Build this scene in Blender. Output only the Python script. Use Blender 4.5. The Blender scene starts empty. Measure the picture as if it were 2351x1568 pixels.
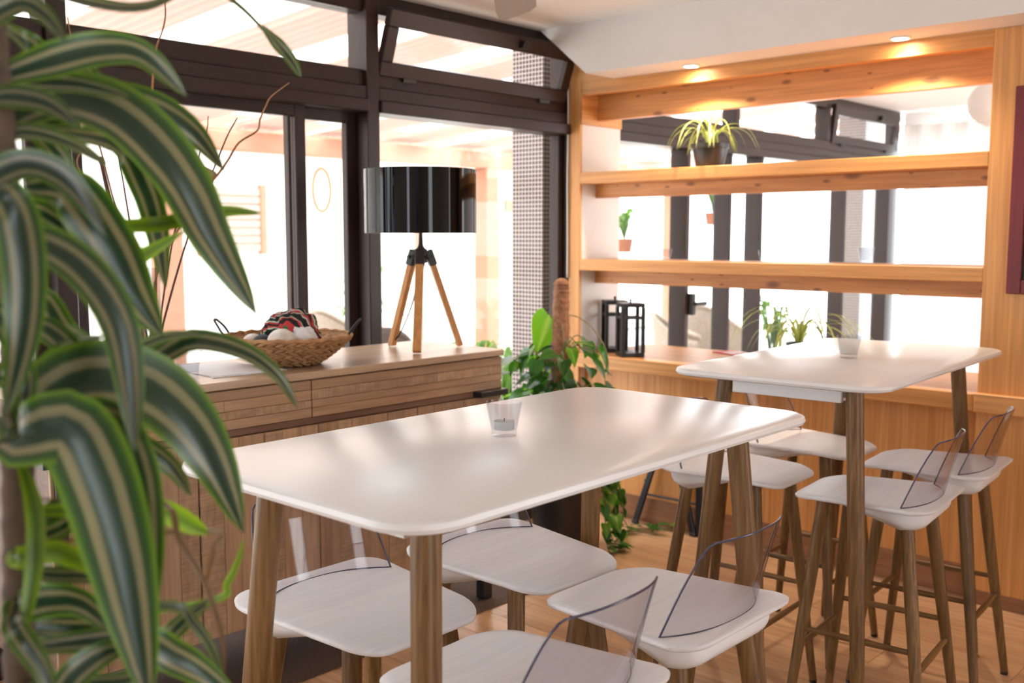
import bpy, math, random
from mathutils import Vector, Matrix, noise
R = math.radians
scene = bpy.context.scene
col = scene.collection
random.seed(7)

# ---------------------------------------------------------------- camera
cam_d = bpy.data.cameras.new('camera')
cam = bpy.data.objects.new('camera', cam_d)
col.objects.link(cam)
scene.camera = cam
cam_d.sensor_width = 36.0
cam_d.lens = 2323.42 / 2351.0 * 36.0
cam_d.clip_start = 0.05
cam_d.clip_end = 200
cam.location = (0.0, 0.0, 1.49)
_yaw, _pit, _roll = 0.824080729, -0.103525939, 0.000675
_f = Vector((math.sin(_yaw)*math.cos(_pit), math.cos(_yaw)*math.cos(_pit), math.sin(_pit)))
_r = Vector((math.cos(_yaw), -math.sin(_yaw), 0))
_u = _r.cross(_f)
_r2 = _r*math.cos(_roll) + _u*math.sin(_roll)
_u2 = -_r*math.sin(_roll) + _u*math.cos(_roll)
cam.rotation_euler = Matrix((_r2, _u2, -_f)).transposed().to_euler()
cam_d.dof.use_dof = True
cam_d.dof.focus_distance = 2.35
cam_d.dof.aperture_fstop = 3.8

# ---------------------------------------------------------------- world, exposure
world = bpy.data.worlds.new('overcast_sky')
scene.world = world
world.use_nodes = True
bg = world.node_tree.nodes['Background']
bg.inputs['Color'].default_value = (0.925, 0.975, 1.02, 1)
bg.inputs['Strength'].default_value = 1.0
vs = scene.view_settings
vs.view_transform = 'Standard'
vs.look = 'None'
vs.gamma = 1.0
vs.use_curve_mapping = False
vs.exposure = 3.15

# ---------------------------------------------------------------- mesh helpers
class MB:
    def __init__(s):
        s.v = []; s.f = []; s.uv = {}
    def add(s, vs_, fs, uvs=None):
        o = len(s.v)
        s.v += [tuple(p) for p in vs_]
        s.f += [tuple(i+o for i in f) for f in fs]
        if uvs:
            for i, q in enumerate(uvs): s.uv[o+i] = q
        return s
    def box(s, c, d, b=0.0, m=None):
        h = [x/2 for x in d]; c = Vector(c)
        b = min(b, min(h)*0.9)
        P = []; idx = {}
        for sx in (-1, 1):
            for sy in (-1, 1):
                for sz in (-1, 1):
                    sg = (sx, sy, sz)
                    if b <= 0:
                        idx[sg] = len(P); P.append(Vector([sg[k]*h[k] for k in range(3)]))
                    else:
                        for a in range(3):
                            idx[sg+(a,)] = len(P)
                            P.append(Vector([sg[k]*(h[k] if k == a else h[k]-b) for k in range(3)]))
        F = []
        def put(ids):
            pts = [P[i] for i in ids]
            n = (pts[1]-pts[0]).cross(pts[2]-pts[0])
            ce = sum(pts, Vector())/len(pts)
            F.append(tuple(ids) if n.dot(ce) > 0 else tuple(reversed(ids)))
        for a in range(3):
            o1, o2 = [k for k in range(3) if k != a]
            for sa in (-1, 1):
                ids = []
                for q1, q2 in ((-1, -1), (1, -1), (1, 1), (-1, 1)):
                    g = [0, 0, 0]; g[a] = sa; g[o1] = q1; g[o2] = q2
                    ids.append(idx[tuple(g) + ((a,) if b > 0 else ())])
                put(ids)
        if b > 0:
            for a in range(3):
                o1, o2 = [k for k in range(3) if k != a]
                for q1 in (-1, 1):
                    for q2 in (-1, 1):
                        g0 = [0, 0, 0]; g0[o1] = q1; g0[o2] = q2
                        ga = list(g0); ga[a] = -1; gb = list(g0); gb[a] = 1
                        put([idx[tuple(ga)+(o1,)], idx[tuple(gb)+(o1,)], idx[tuple(gb)+(o2,)], idx[tuple(ga)+(o2,)]])
            for sx in (-1, 1):
                for sy in (-1, 1):
                    for sz in (-1, 1):
                        put([idx[(sx, sy, sz, k)] for k in range(3)])
        if m is not None: P = [m @ p for p in P]
        return s.add([p+c for p in P], F)
    def bb(s, x0, x1, y0, y1, z0, z1, b=0.0):
        return s.box(((x0+x1)/2, (y0+y1)/2, (z0+z1)/2), (abs(x1-x0), abs(y1-y0), abs(z1-z0)), b)
    def bar(s, p, q, w, h, b=0.0, up=(0, 0, 1)):
        p = Vector(p); q = Vector(q); d = q-p; L = d.length; d.normalize()
        x = d.cross(Vector(up)); 
        if x.length < 1e-4: x = d.cross(Vector((0, 1, 0)))
        x.normalize(); y = x.cross(d)
        m = Matrix((x, d, y)).transposed()
        return s.box((p+q)/2, (w, L, h), b, m)
    def tube(s, pts, rad, n=10, cap=True):
        pts = [Vector(p) for p in pts]
        if not isinstance(rad, (list, tuple)): rad = [rad]*len(pts)
        k = len(pts); V = []; F = []; prev = None
        for i, p in enumerate(pts):
            t = (pts[min(i+1, k-1)]-pts[max(i-1, 0)]).normalized()
            if prev is None:
                a = t.cross(Vector((0, 0, 1)))
                if a.length < 1e-3: a = t.cross(Vector((0, 1, 0)))
                a.normalize()
            else:
                a = prev - t*prev.dot(t)
                if a.length < 1e-5: a = t.orthogonal()
                a.normalize()
            prev = a; b = t.cross(a)
            for j in range(n):
                w = 2*math.pi*j/n
                V.append(p + (a*math.cos(w)+b*math.sin(w))*rad[i])
        for i in range(k-1):
            for j in range(n):
                F.append((i*n+j, i*n+(j+1) % n, (i+1)*n+(j+1) % n, (i+1)*n+j))
        if cap:
            F.append(tuple(reversed(range(n)))); F.append(tuple(range((k-1)*n, k*n)))
        return s.add(V, F)
    def lathe(s, prof, n=32, c=(0, 0, 0), close=False):
        V = []; F = []; k = len(prof)
        for r, z in prof:
            for j in range(n):
                w = 2*math.pi*j/n
                V.append((c[0]+r*math.cos(w), c[1]+r*math.sin(w), c[2]+z))
        for i in range(k-1):
            for j in range(n):
                F.append((i*n+j, i*n+(j+1) % n, (i+1)*n+(j+1) % n, (i+1)*n+j))
        if close:
            for j in range(n): F.append(((k-1)*n+j, (k-1)*n+(j+1) % n, (j+1) % n, j))
        else:
            if prof[0][0] > 1e-4: pass
        return s.add(V, F)
    def disc(s, c, r, n=24, up=1):
        V = [(c[0]+r*math.cos(2*math.pi*j/n), c[1]+r*math.sin(2*math.pi*j/n), c[2]) for j in range(n)]
        return s.add(V, [tuple(range(n)) if up > 0 else tuple(reversed(range(n)))])
    def grid(s, fn, nu, nv, uv=False):
        V = []; F = []; U = []
        for i in range(nu+1):
            for j in range(nv+1):
                V.append(fn(i/nu, j/nv)); U.append((i/nu, j/nv))
        for i in range(nu):
            for j in range(nv):
                a = i*(nv+1)+j
                F.append((a, a+nv+1, a+nv+2, a+1))
        return s.add(V, F, U if uv else None)
    def prism(s, poly, z0, z1):
        n = len(poly)
        V = [(x, y, z0) for x, y in poly]+[(x, y, z1) for x, y in poly]
        F = [tuple(reversed(range(n))), tuple(range(n, 2*n))]
        F += [(i, (i+1) % n, n+(i+1) % n, n+i) for i in range(n)]
        return s.add(V, F)
    def mesh(s, name, smooth=False, mat=None):
        me = bpy.data.meshes.new(name)
        me.from_pydata(s.v, [], s.f)
        if s.uv:
            ul = me.uv_layers.new(name='uv')
            for lp in me.loops:
                ul.data[lp.index].uv = s.uv.get(lp.vertex_index, (0, 0))
        if smooth:
            me.polygons.foreach_set('use_smooth', [True]*len(me.polygons))
        if mat: me.materials.append(mat)
        me.update()
        return me
    def build(s, name, mat, parent=None, smooth=False, label=None):
        o = bpy.data.objects.new(name, s.mesh(name, False, mat))
        if smooth:
            me = o.data
            if smooth is True or smooth >= 180:
                me.polygons.foreach_set('use_smooth', [True]*len(me.polygons))
            else:
                me.polygons.foreach_set('use_smooth', [True]*len(me.polygons))
                me.set_sharp_from_angle(angle=R(smooth))
        col.objects.link(o)
        if parent is not None: o.parent = parent
        if label: o['label'] = label
        return o

def tag(o, label=None, cat=None, group=None, kind=None):
    if label: o['label'] = label
    if cat: o['category'] = cat
    if group: o['group'] = group
    if kind: o['kind'] = kind
    return o
def thing(name, label, cat, loc=(0, 0, 0), rz=0.0, group=None, kind=None):
    o = bpy.data.objects.new(name, None)
    o.empty_display_size = 0.05
    o.location = loc; o.rotation_euler = (0, 0, rz)
    col.objects.link(o)
    return tag(o, label, cat, group, kind)
def copy_tree(o, parent=None):
    c = o.copy(); col.objects.link(c)
    if parent is not None: c.parent = parent
    for ch in list(o.children): copy_tree(ch, c)
    return c
def link_mesh(name, me, parent, loc=(0, 0, 0), rot=(0, 0, 0), scale=(1, 1, 1)):
    o = bpy.data.objects.new(name, me); col.objects.link(o)
    if parent is not None: o.parent = parent
    o.location = loc; o.rotation_euler = rot; o.scale = scale
    return o
def catmull(P, n):
    P = [Vector(p) for p in P]
    Q = [P[0]*2-P[1]]+P+[P[-1]*2-P[-2]]
    out = []
    m = len(P)-1
    for k in range(n+1):
        x = k/n*m; i = min(int(x), m-1); t = x-i
        a, b, c, d = Q[i], Q[i+1], Q[i+2], Q[i+3]
        out.append(0.5*((2*b)+(c-a)*t+(2*a-5*b+4*c-d)*t*t+(3*b-a-3*c+d)*t**3))
    return out
def rounded_rect(w, d, rs, n=8):
    # rs: radii for corners (+x+y, -x+y, -x-y, +x-y)
    P = []
    for (sx, sy), r, a0 in zip(((1, 1), (-1, 1), (-1, -1), (1, -1)), rs, (0, 90, 180, 270)):
        cx, cy = sx*(w/2-r), sy*(d/2-r)
        for k in range(n+1):
            a = R(a0+90*k/n)
            P.append((cx+r*math.cos(a), cy+r*math.sin(a)))
    return P

# ---------------------------------------------------------------- materials
MATS = {}
def nt(name):
    m = bpy.data.materials.new(name); m.use_nodes = True
    t = m.node_tree
    for n in list(t.nodes): t.nodes.remove(n)
    out = t.nodes.new('ShaderNodeOutputMaterial')
    MATS[name] = m
    return m, t, out
def prin(t, color=(0.8, 0.8, 0.8), rough=0.5, metal=0.0, spec=0.5, coat=0.0):
    p = t.nodes.new('ShaderNodeBsdfPrincipled')
    p.inputs['Base Color'].default_value = (*color, 1)
    p.inputs['Roughness'].default_value = rough
    p.inputs['Metallic'].default_value = metal
    p.inputs['Specular IOR Level'].default_value = spec
    p.inputs['Coat Weight'].default_value = coat
    p.inputs['Coat Roughness'].default_value = 0.08
    return p
def ramp(t, fac, stops):
    r = t.nodes.new('ShaderNodeValToRGB')
    els = r.color_ramp.elements
    els[0].position = stops[0][0]; els[0].color = (*stops[0][1], 1)
    els[1].position = stops[-1][0]; els[1].color = (*stops[-1][1], 1)
    for p, c in stops[1:-1]:
        e = els.new(p); e.color = (*c, 1)
    t.links.new(fac, r.inputs[0])
    return r.outputs[0]
def objcoord(t, scale=(1, 1, 1), rnd=True):
    tc = t.nodes.new('ShaderNodeTexCoord')
    mp = t.nodes.new('ShaderNodeMapping')
    mp.inputs['Scale'].default_value = scale
    t.links.new(tc.outputs['Object'], mp.inputs['Vector'])
    if rnd:
        oi = t.nodes.new('ShaderNodeObjectInfo')
        ml = t.nodes.new('ShaderNodeMath'); ml.operation = 'MULTIPLY'; ml.inputs[1].default_value = 37.0
        cb = t.nodes.new('ShaderNodeCombineXYZ')
        t.links.new(oi.outputs['Random'], ml.inputs[0])
        for k in range(3): t.links.new(ml.outputs[0], cb.inputs[k])
        t.links.new(cb.outputs[0], mp.inputs['Location'])
    return mp.outputs[0]
def noise_n(t, vec, scale=5, detail=4, dist=0.0, rough=0.5):
    n = t.nodes.new('ShaderNodeTexNoise')
    n.inputs['Scale'].default_value = scale; n.inputs['Detail'].default_value = detail
    n.inputs['Distortion'].default_value = dist; n.inputs['Roughness'].default_value = rough
    if vec is not None: t.links.new(vec, n.inputs['Vector'])
    return n.outputs['Fac']
def mixc(t, fac, a, b, mode='MIX'):
    m = t.nodes.new('ShaderNodeMix'); m.data_type = 'RGBA'; m.blend_type = mode
    for s_, v in ((m.inputs[0], fac), (m.inputs[6], a), (m.inputs[7], b)):
        if isinstance(v, (int, float)): s_.default_value = v
        elif isinstance(v, tuple): s_.default_value = (*v, 1)
        else: t.links.new(v, s_)
    return m.outputs[2]
def bump(t, p, h, strength=0.2, dist=0.01):
    b = t.nodes.new('ShaderNodeBump')
    b.inputs['Strength'].default_value = strength; b.inputs['Distance'].default_value = dist
    t.links.new(h, b.inputs['Height']); t.links.new(b.outputs[0], p.inputs['Normal'])
def plain(name, color, rough=0.5, metal=0.0, spec=0.5, coat=0.0, var=0.0, vscale=8, bmp=0.0):
    m, t, out = nt(name)
    p = prin(t, color, rough, metal, spec, coat)
    if var > 0 or bmp > 0:
        n = noise_n(t, objcoord(t), vscale, 5)
        if var > 0:
            c = ramp(t, n, [(0.3, tuple(x*(1-var) for x in color)), (0.7, tuple(min(1, x*(1+var)) for x in color))])
            t.links.new(c, p.inputs['Base Color'])
        if bmp > 0: bump(t, p, n, bmp, 0.004)
    t.links.new(p.outputs[0], out.inputs[0])
    return m
def wood(name, c1, c2, axis, rough=0.45, fine=60, stretch=0.05, knots=0.0, coat=0.0, objvar=0.15, saw=None, spec=0.4, strip=None, fc=0.22):
    m, t, out = nt(name)
    sc = [1.0, 1.0, 1.0]; sc[axis] = stretch
    vec = objcoord(t, tuple(sc))
    n1 = noise_n(t, vec, 9, 4, 0.7)
    n2 = noise_n(t, vec, fine, 4, 0.2)
    mid = tuple((a+b)/2 for a, b in zip(c1, c2))
    base = ramp(t, n1, [(0.30, c1), (0.5, mid), (0.70, c2)])
    f = ramp(t, n2, [(0.3, (1-fc, 1-fc*1.1, 1-fc*1.2)), (0.65, (1+fc*0.3,)*3)])
    c = mixc(t, 1.0, base, f, 'MULTIPLY')
    if strip:
        # narrow lamella tone changes across one board
        tc = t.nodes.new('ShaderNodeTexCoord'); sp = t.nodes.new('ShaderNodeSeparateXYZ')
        t.links.new(tc.outputs['Object'], sp.inputs[0])
        a = t.nodes.new('ShaderNodeMath'); a.operation = 'MULTIPLY'; a.inputs[1].default_value = 1/strip[1]
        t.links.new(sp.outputs[strip[0]], a.inputs[0])
        fl = t.nodes.new('ShaderNodeMath'); fl.operation = 'FLOOR'; t.links.new(a.outputs[0], fl.inputs[0])
        wn = t.nodes.new('ShaderNodeTexWhiteNoise'); wn.noise_dimensions = '1D'; t.links.new(fl.outputs[0], wn.inputs['W'])
        tone = ramp(t, wn.outputs['Value'], [(0.0, (0.86, 0.84, 0.82)), (1.0, (1.08, 1.06, 1.04))])
        c = mixc(t, 1.0, c, tone, 'MULTIPLY')
    oi = t.nodes.new('ShaderNodeObjectInfo')
    ov = ramp(t, oi.outputs['Random'], [(0.0, (1-objvar, 1-objvar*1.1, 1-objvar*1.2)), (1.0, (1+objvar*0.6, 1+objvar*0.5, 1+objvar*0.4))])
    c = mixc(t, 1.0, c, ov, 'MULTIPLY')
    if knots > 0:
        sy = t.nodes.new('ShaderNodeSeparateXYZ'); t.links.new(objcoord(t, (1.0, 5.5, 13.0)), sy.inputs[0])
        cy = t.nodes.new('ShaderNodeCombineXYZ'); t.links.new(sy.outputs[1], cy.inputs[0]); t.links.new(sy.outputs[2], cy.inputs[1])
        v2 = cy.outputs[0]
        vo = t.nodes.new('ShaderNodeTexVoronoi'); vo.voronoi_dimensions = '2D'; vo.inputs['Scale'].default_value = 1.0
        t.links.new(v2, vo.inputs['Vector'])
        sr = t.nodes.new('ShaderNodeSeparateColor'); t.links.new(vo.outputs['Color'], sr.inputs[0])
        dv = t.nodes.new('ShaderNodeMath'); dv.operation = 'DIVIDE'
        ma = t.nodes.new('ShaderNodeMath'); ma.operation = 'MULTIPLY_ADD'; ma.inputs[1].default_value = 1.5; ma.inputs[2].default_value = 0.02
        pwk = t.nodes.new('ShaderNodeMath'); pwk.operation = 'POWER'; pwk.inputs[1].default_value = 2.0
        t.links.new(sr.outputs[0], pwk.inputs[0]); t.links.new(pwk.outputs[0], ma.inputs[0])
        t.links.new(vo.outputs['Distance'], dv.inputs[0]); t.links.new(ma.outputs[0], dv.inputs[1])
        k = ramp(t, dv.outputs[0], [(0.0, (0.9, 0.9, 0.9)), (0.10, (0.7, 0.7, 0.7)), (0.19, (0, 0, 0))])
        c = mixc(t, k, c, (0.20, 0.075, 0.03))
    p = prin(t, c1, rough, 0, spec, coat)
    t.links.new(c, p.inputs['Base Color'])
    if saw is not None:
        # band-saw marks: fine ridges across the grain
        ss = [2.0, 2.0, 2.0]; ss[axis] = saw
        n3 = noise_n(t, objcoord(t, tuple(ss)), 1.0, 3, 0.0)
        c3 = ramp(t, n3, [(0.35, (0.82, 0.82, 0.82)), (0.6, (1.05, 1.05, 1.05))])
        cc = mixc(t, 1.0, c, c3, 'MULTIPLY')
        t.links.new(cc, p.inputs['Base Color'])
        bump(t, p, n3, 0.5, 0.003)
    else:
        bump(t, p, n2, 0.12, 0.002)
    t.links.new(p.outputs[0], out.inputs[0])
    return m
def clear(name, tint=(0.96, 0.97, 0.98), ior=1.45, rough=0.0, strength=1.0, power=5.0):
    m, t, out = nt(name)
    tr = t.nodes.new('ShaderNodeBsdfTransparent'); tr.inputs[0].default_value = (*tint, 1)
    gl = t.nodes.new('ShaderNodeBsdfGlossy'); gl.inputs['Roughness'].default_value = rough
    lw = t.nodes.new('ShaderNodeLayerWeight'); lw.inputs['Blend'].default_value = 0.5
    f0 = ((ior-1)/(ior+1))**2
    pw = t.nodes.new('ShaderNodeMath'); pw.operation = 'POWER'; pw.inputs[1].default_value = power
    ml = t.nodes.new('ShaderNodeMath'); ml.operation = 'MULTIPLY_ADD'; ml.inputs[1].default_value = (1-f0)*strength; ml.inputs[2].default_value = f0*strength
    mx = t.nodes.new('ShaderNodeMixShader')
    t.links.new(lw.outputs['Facing'], pw.inputs[0]); t.links.new(pw.outputs[0], ml.inputs[0]); t.links.new(ml.outputs[0], mx.inputs[0])
    t.links.new(tr.outputs[0], mx.inputs[1]); t.links.new(gl.outputs[0], mx.inputs[2])
    t.links.new(mx.outputs[0], out.inputs[0])
    return m
def leafmat(name, stops, trans=0.35, rough=0.35, objvar=0.3):
    # stops run from the midrib (0) to the leaf margin (1)
    m, t, out = nt(name)
    uv = t.nodes.new('ShaderNodeUVMap'); uv.uv_map = 'uv'
    sp = t.nodes.new('ShaderNodeSeparateXYZ'); t.links.new(uv.outputs[0], sp.inputs[0])
    a = t.nodes.new('ShaderNodeMath'); a.operation = 'MULTIPLY_ADD'; a.inputs[1].default_value = 2; a.inputs[2].default_value = -1
    t.links.new(sp.outputs[1], a.inputs[0])
    b = t.nodes.new('ShaderNodeMath'); b.operation = 'ABSOLUTE'; t.links.new(a.outputs[0], b.inputs[0])
    n = noise_n(t, objcoord(t, (1, 1, 1)), 14, 3)
    ad = t.nodes.new('ShaderNodeMath'); ad.operation = 'MULTIPLY_ADD'; ad.inputs[1].default_value = 0.12
    t.links.new(n, ad.inputs[0]); t.links.new(b.outputs[0], ad.inputs[2])
    c = ramp(t, ad.outputs[0], stops)
    oi = t.nodes.new('ShaderNodeObjectInfo')
    ov = ramp(t, oi.outputs['Random'], [(0.0, (1-objvar,)*3), (1.0, (1+objvar,)*3)])
    c = mixc(t, 1.0, c, ov, 'MULTIPLY')
    p = prin(t, (0.1, 0.2, 0.05), rough)
    t.links.new(c, p.inputs['Base Color'])
    tl = t.nodes.new('ShaderNodeBsdfTranslucent')
    c2 = mixc(t, 1.0, c, (1.5, 1.7, 0.7), 'MULTIPLY')
    t.links.new(c2, tl.inputs[0])
    mx = t.nodes.new('ShaderNodeMixShader'); mx.inputs[0].default_value = trans
    t.links.new(p.outputs[0], mx.inputs[1]); t.links.new(tl.outputs[0], mx.inputs[2])
    t.links.new(mx.outputs[0], out.inputs[0])
    return m
def emit(name, color, strength):
    m, t, out = nt(name)
    e = t.nodes.new('ShaderNodeEmission'); e.inputs[0].default_value = (*color, 1); e.inputs[1].default_value = strength
    t.links.new(e.outputs[0], out.inputs[0])
    return m
def brickmat(name, c1, c2, cm, sc, row, bw, rough=0.4):
    m, t, out = nt(name)
    tc = t.nodes.new('ShaderNodeTexCoord'); sp = t.nodes.new('ShaderNodeSeparateXYZ'); cb = t.nodes.new('ShaderNodeCombineXYZ')
    t.links.new(tc.outputs['Object'], sp.inputs[0])
    ad = t.nodes.new('ShaderNodeMath'); ad.operation = 'ADD'
    t.links.new(sp.outputs[0], ad.inputs[0]); t.links.new(sp.outputs[1], ad.inputs[1])
    t.links.new(ad.outputs[0], cb.inputs[0]); t.links.new(sp.outputs[2], cb.inputs[1])
    b = t.nodes.new('ShaderNodeTexBrick')
    b.offset = 0.0
    b.inputs['Color1'].default_value = (*c1, 1); b.inputs['Color2'].default_value = (*c2, 1); b.inputs['Mortar'].default_value = (*cm, 1)
    b.inputs['Scale'].default_value = sc; b.inputs['Row Height'].default_value = row; b.inputs['Brick Width'].default_value = bw
    b.inputs['Mortar Size'].default_value = 0.0024; b.inputs['Mortar Smooth'].default_value = 0.1
    t.links.new(cb.outputs[0], b.inputs['Vector'])
    p = prin(t, c1, rough); t.links.new(b.outputs[0], p.inputs['Base Color'])
    t.links.new(p.outputs[0], out.inputs[0])
    return m
def sheer(name, color, frac):
    m, t, out = nt(name)
    d = t.nodes.new('ShaderNodeBsdfDiffuse'); d.inputs[0].default_value = (*color, 1)
    tl = t.nodes.new('ShaderNodeBsdfTranslucent'); tl.inputs[0].default_value = (*color, 1)
    mx = t.nodes.new('ShaderNodeMixShader'); mx.inputs[0].default_value = frac
    t.links.new(d.outputs[0], mx.inputs[1]); t.links.new(tl.outputs[0], mx.inputs[2])
    t.links.new(mx.outputs[0], out.inputs[0])
    return m

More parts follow.
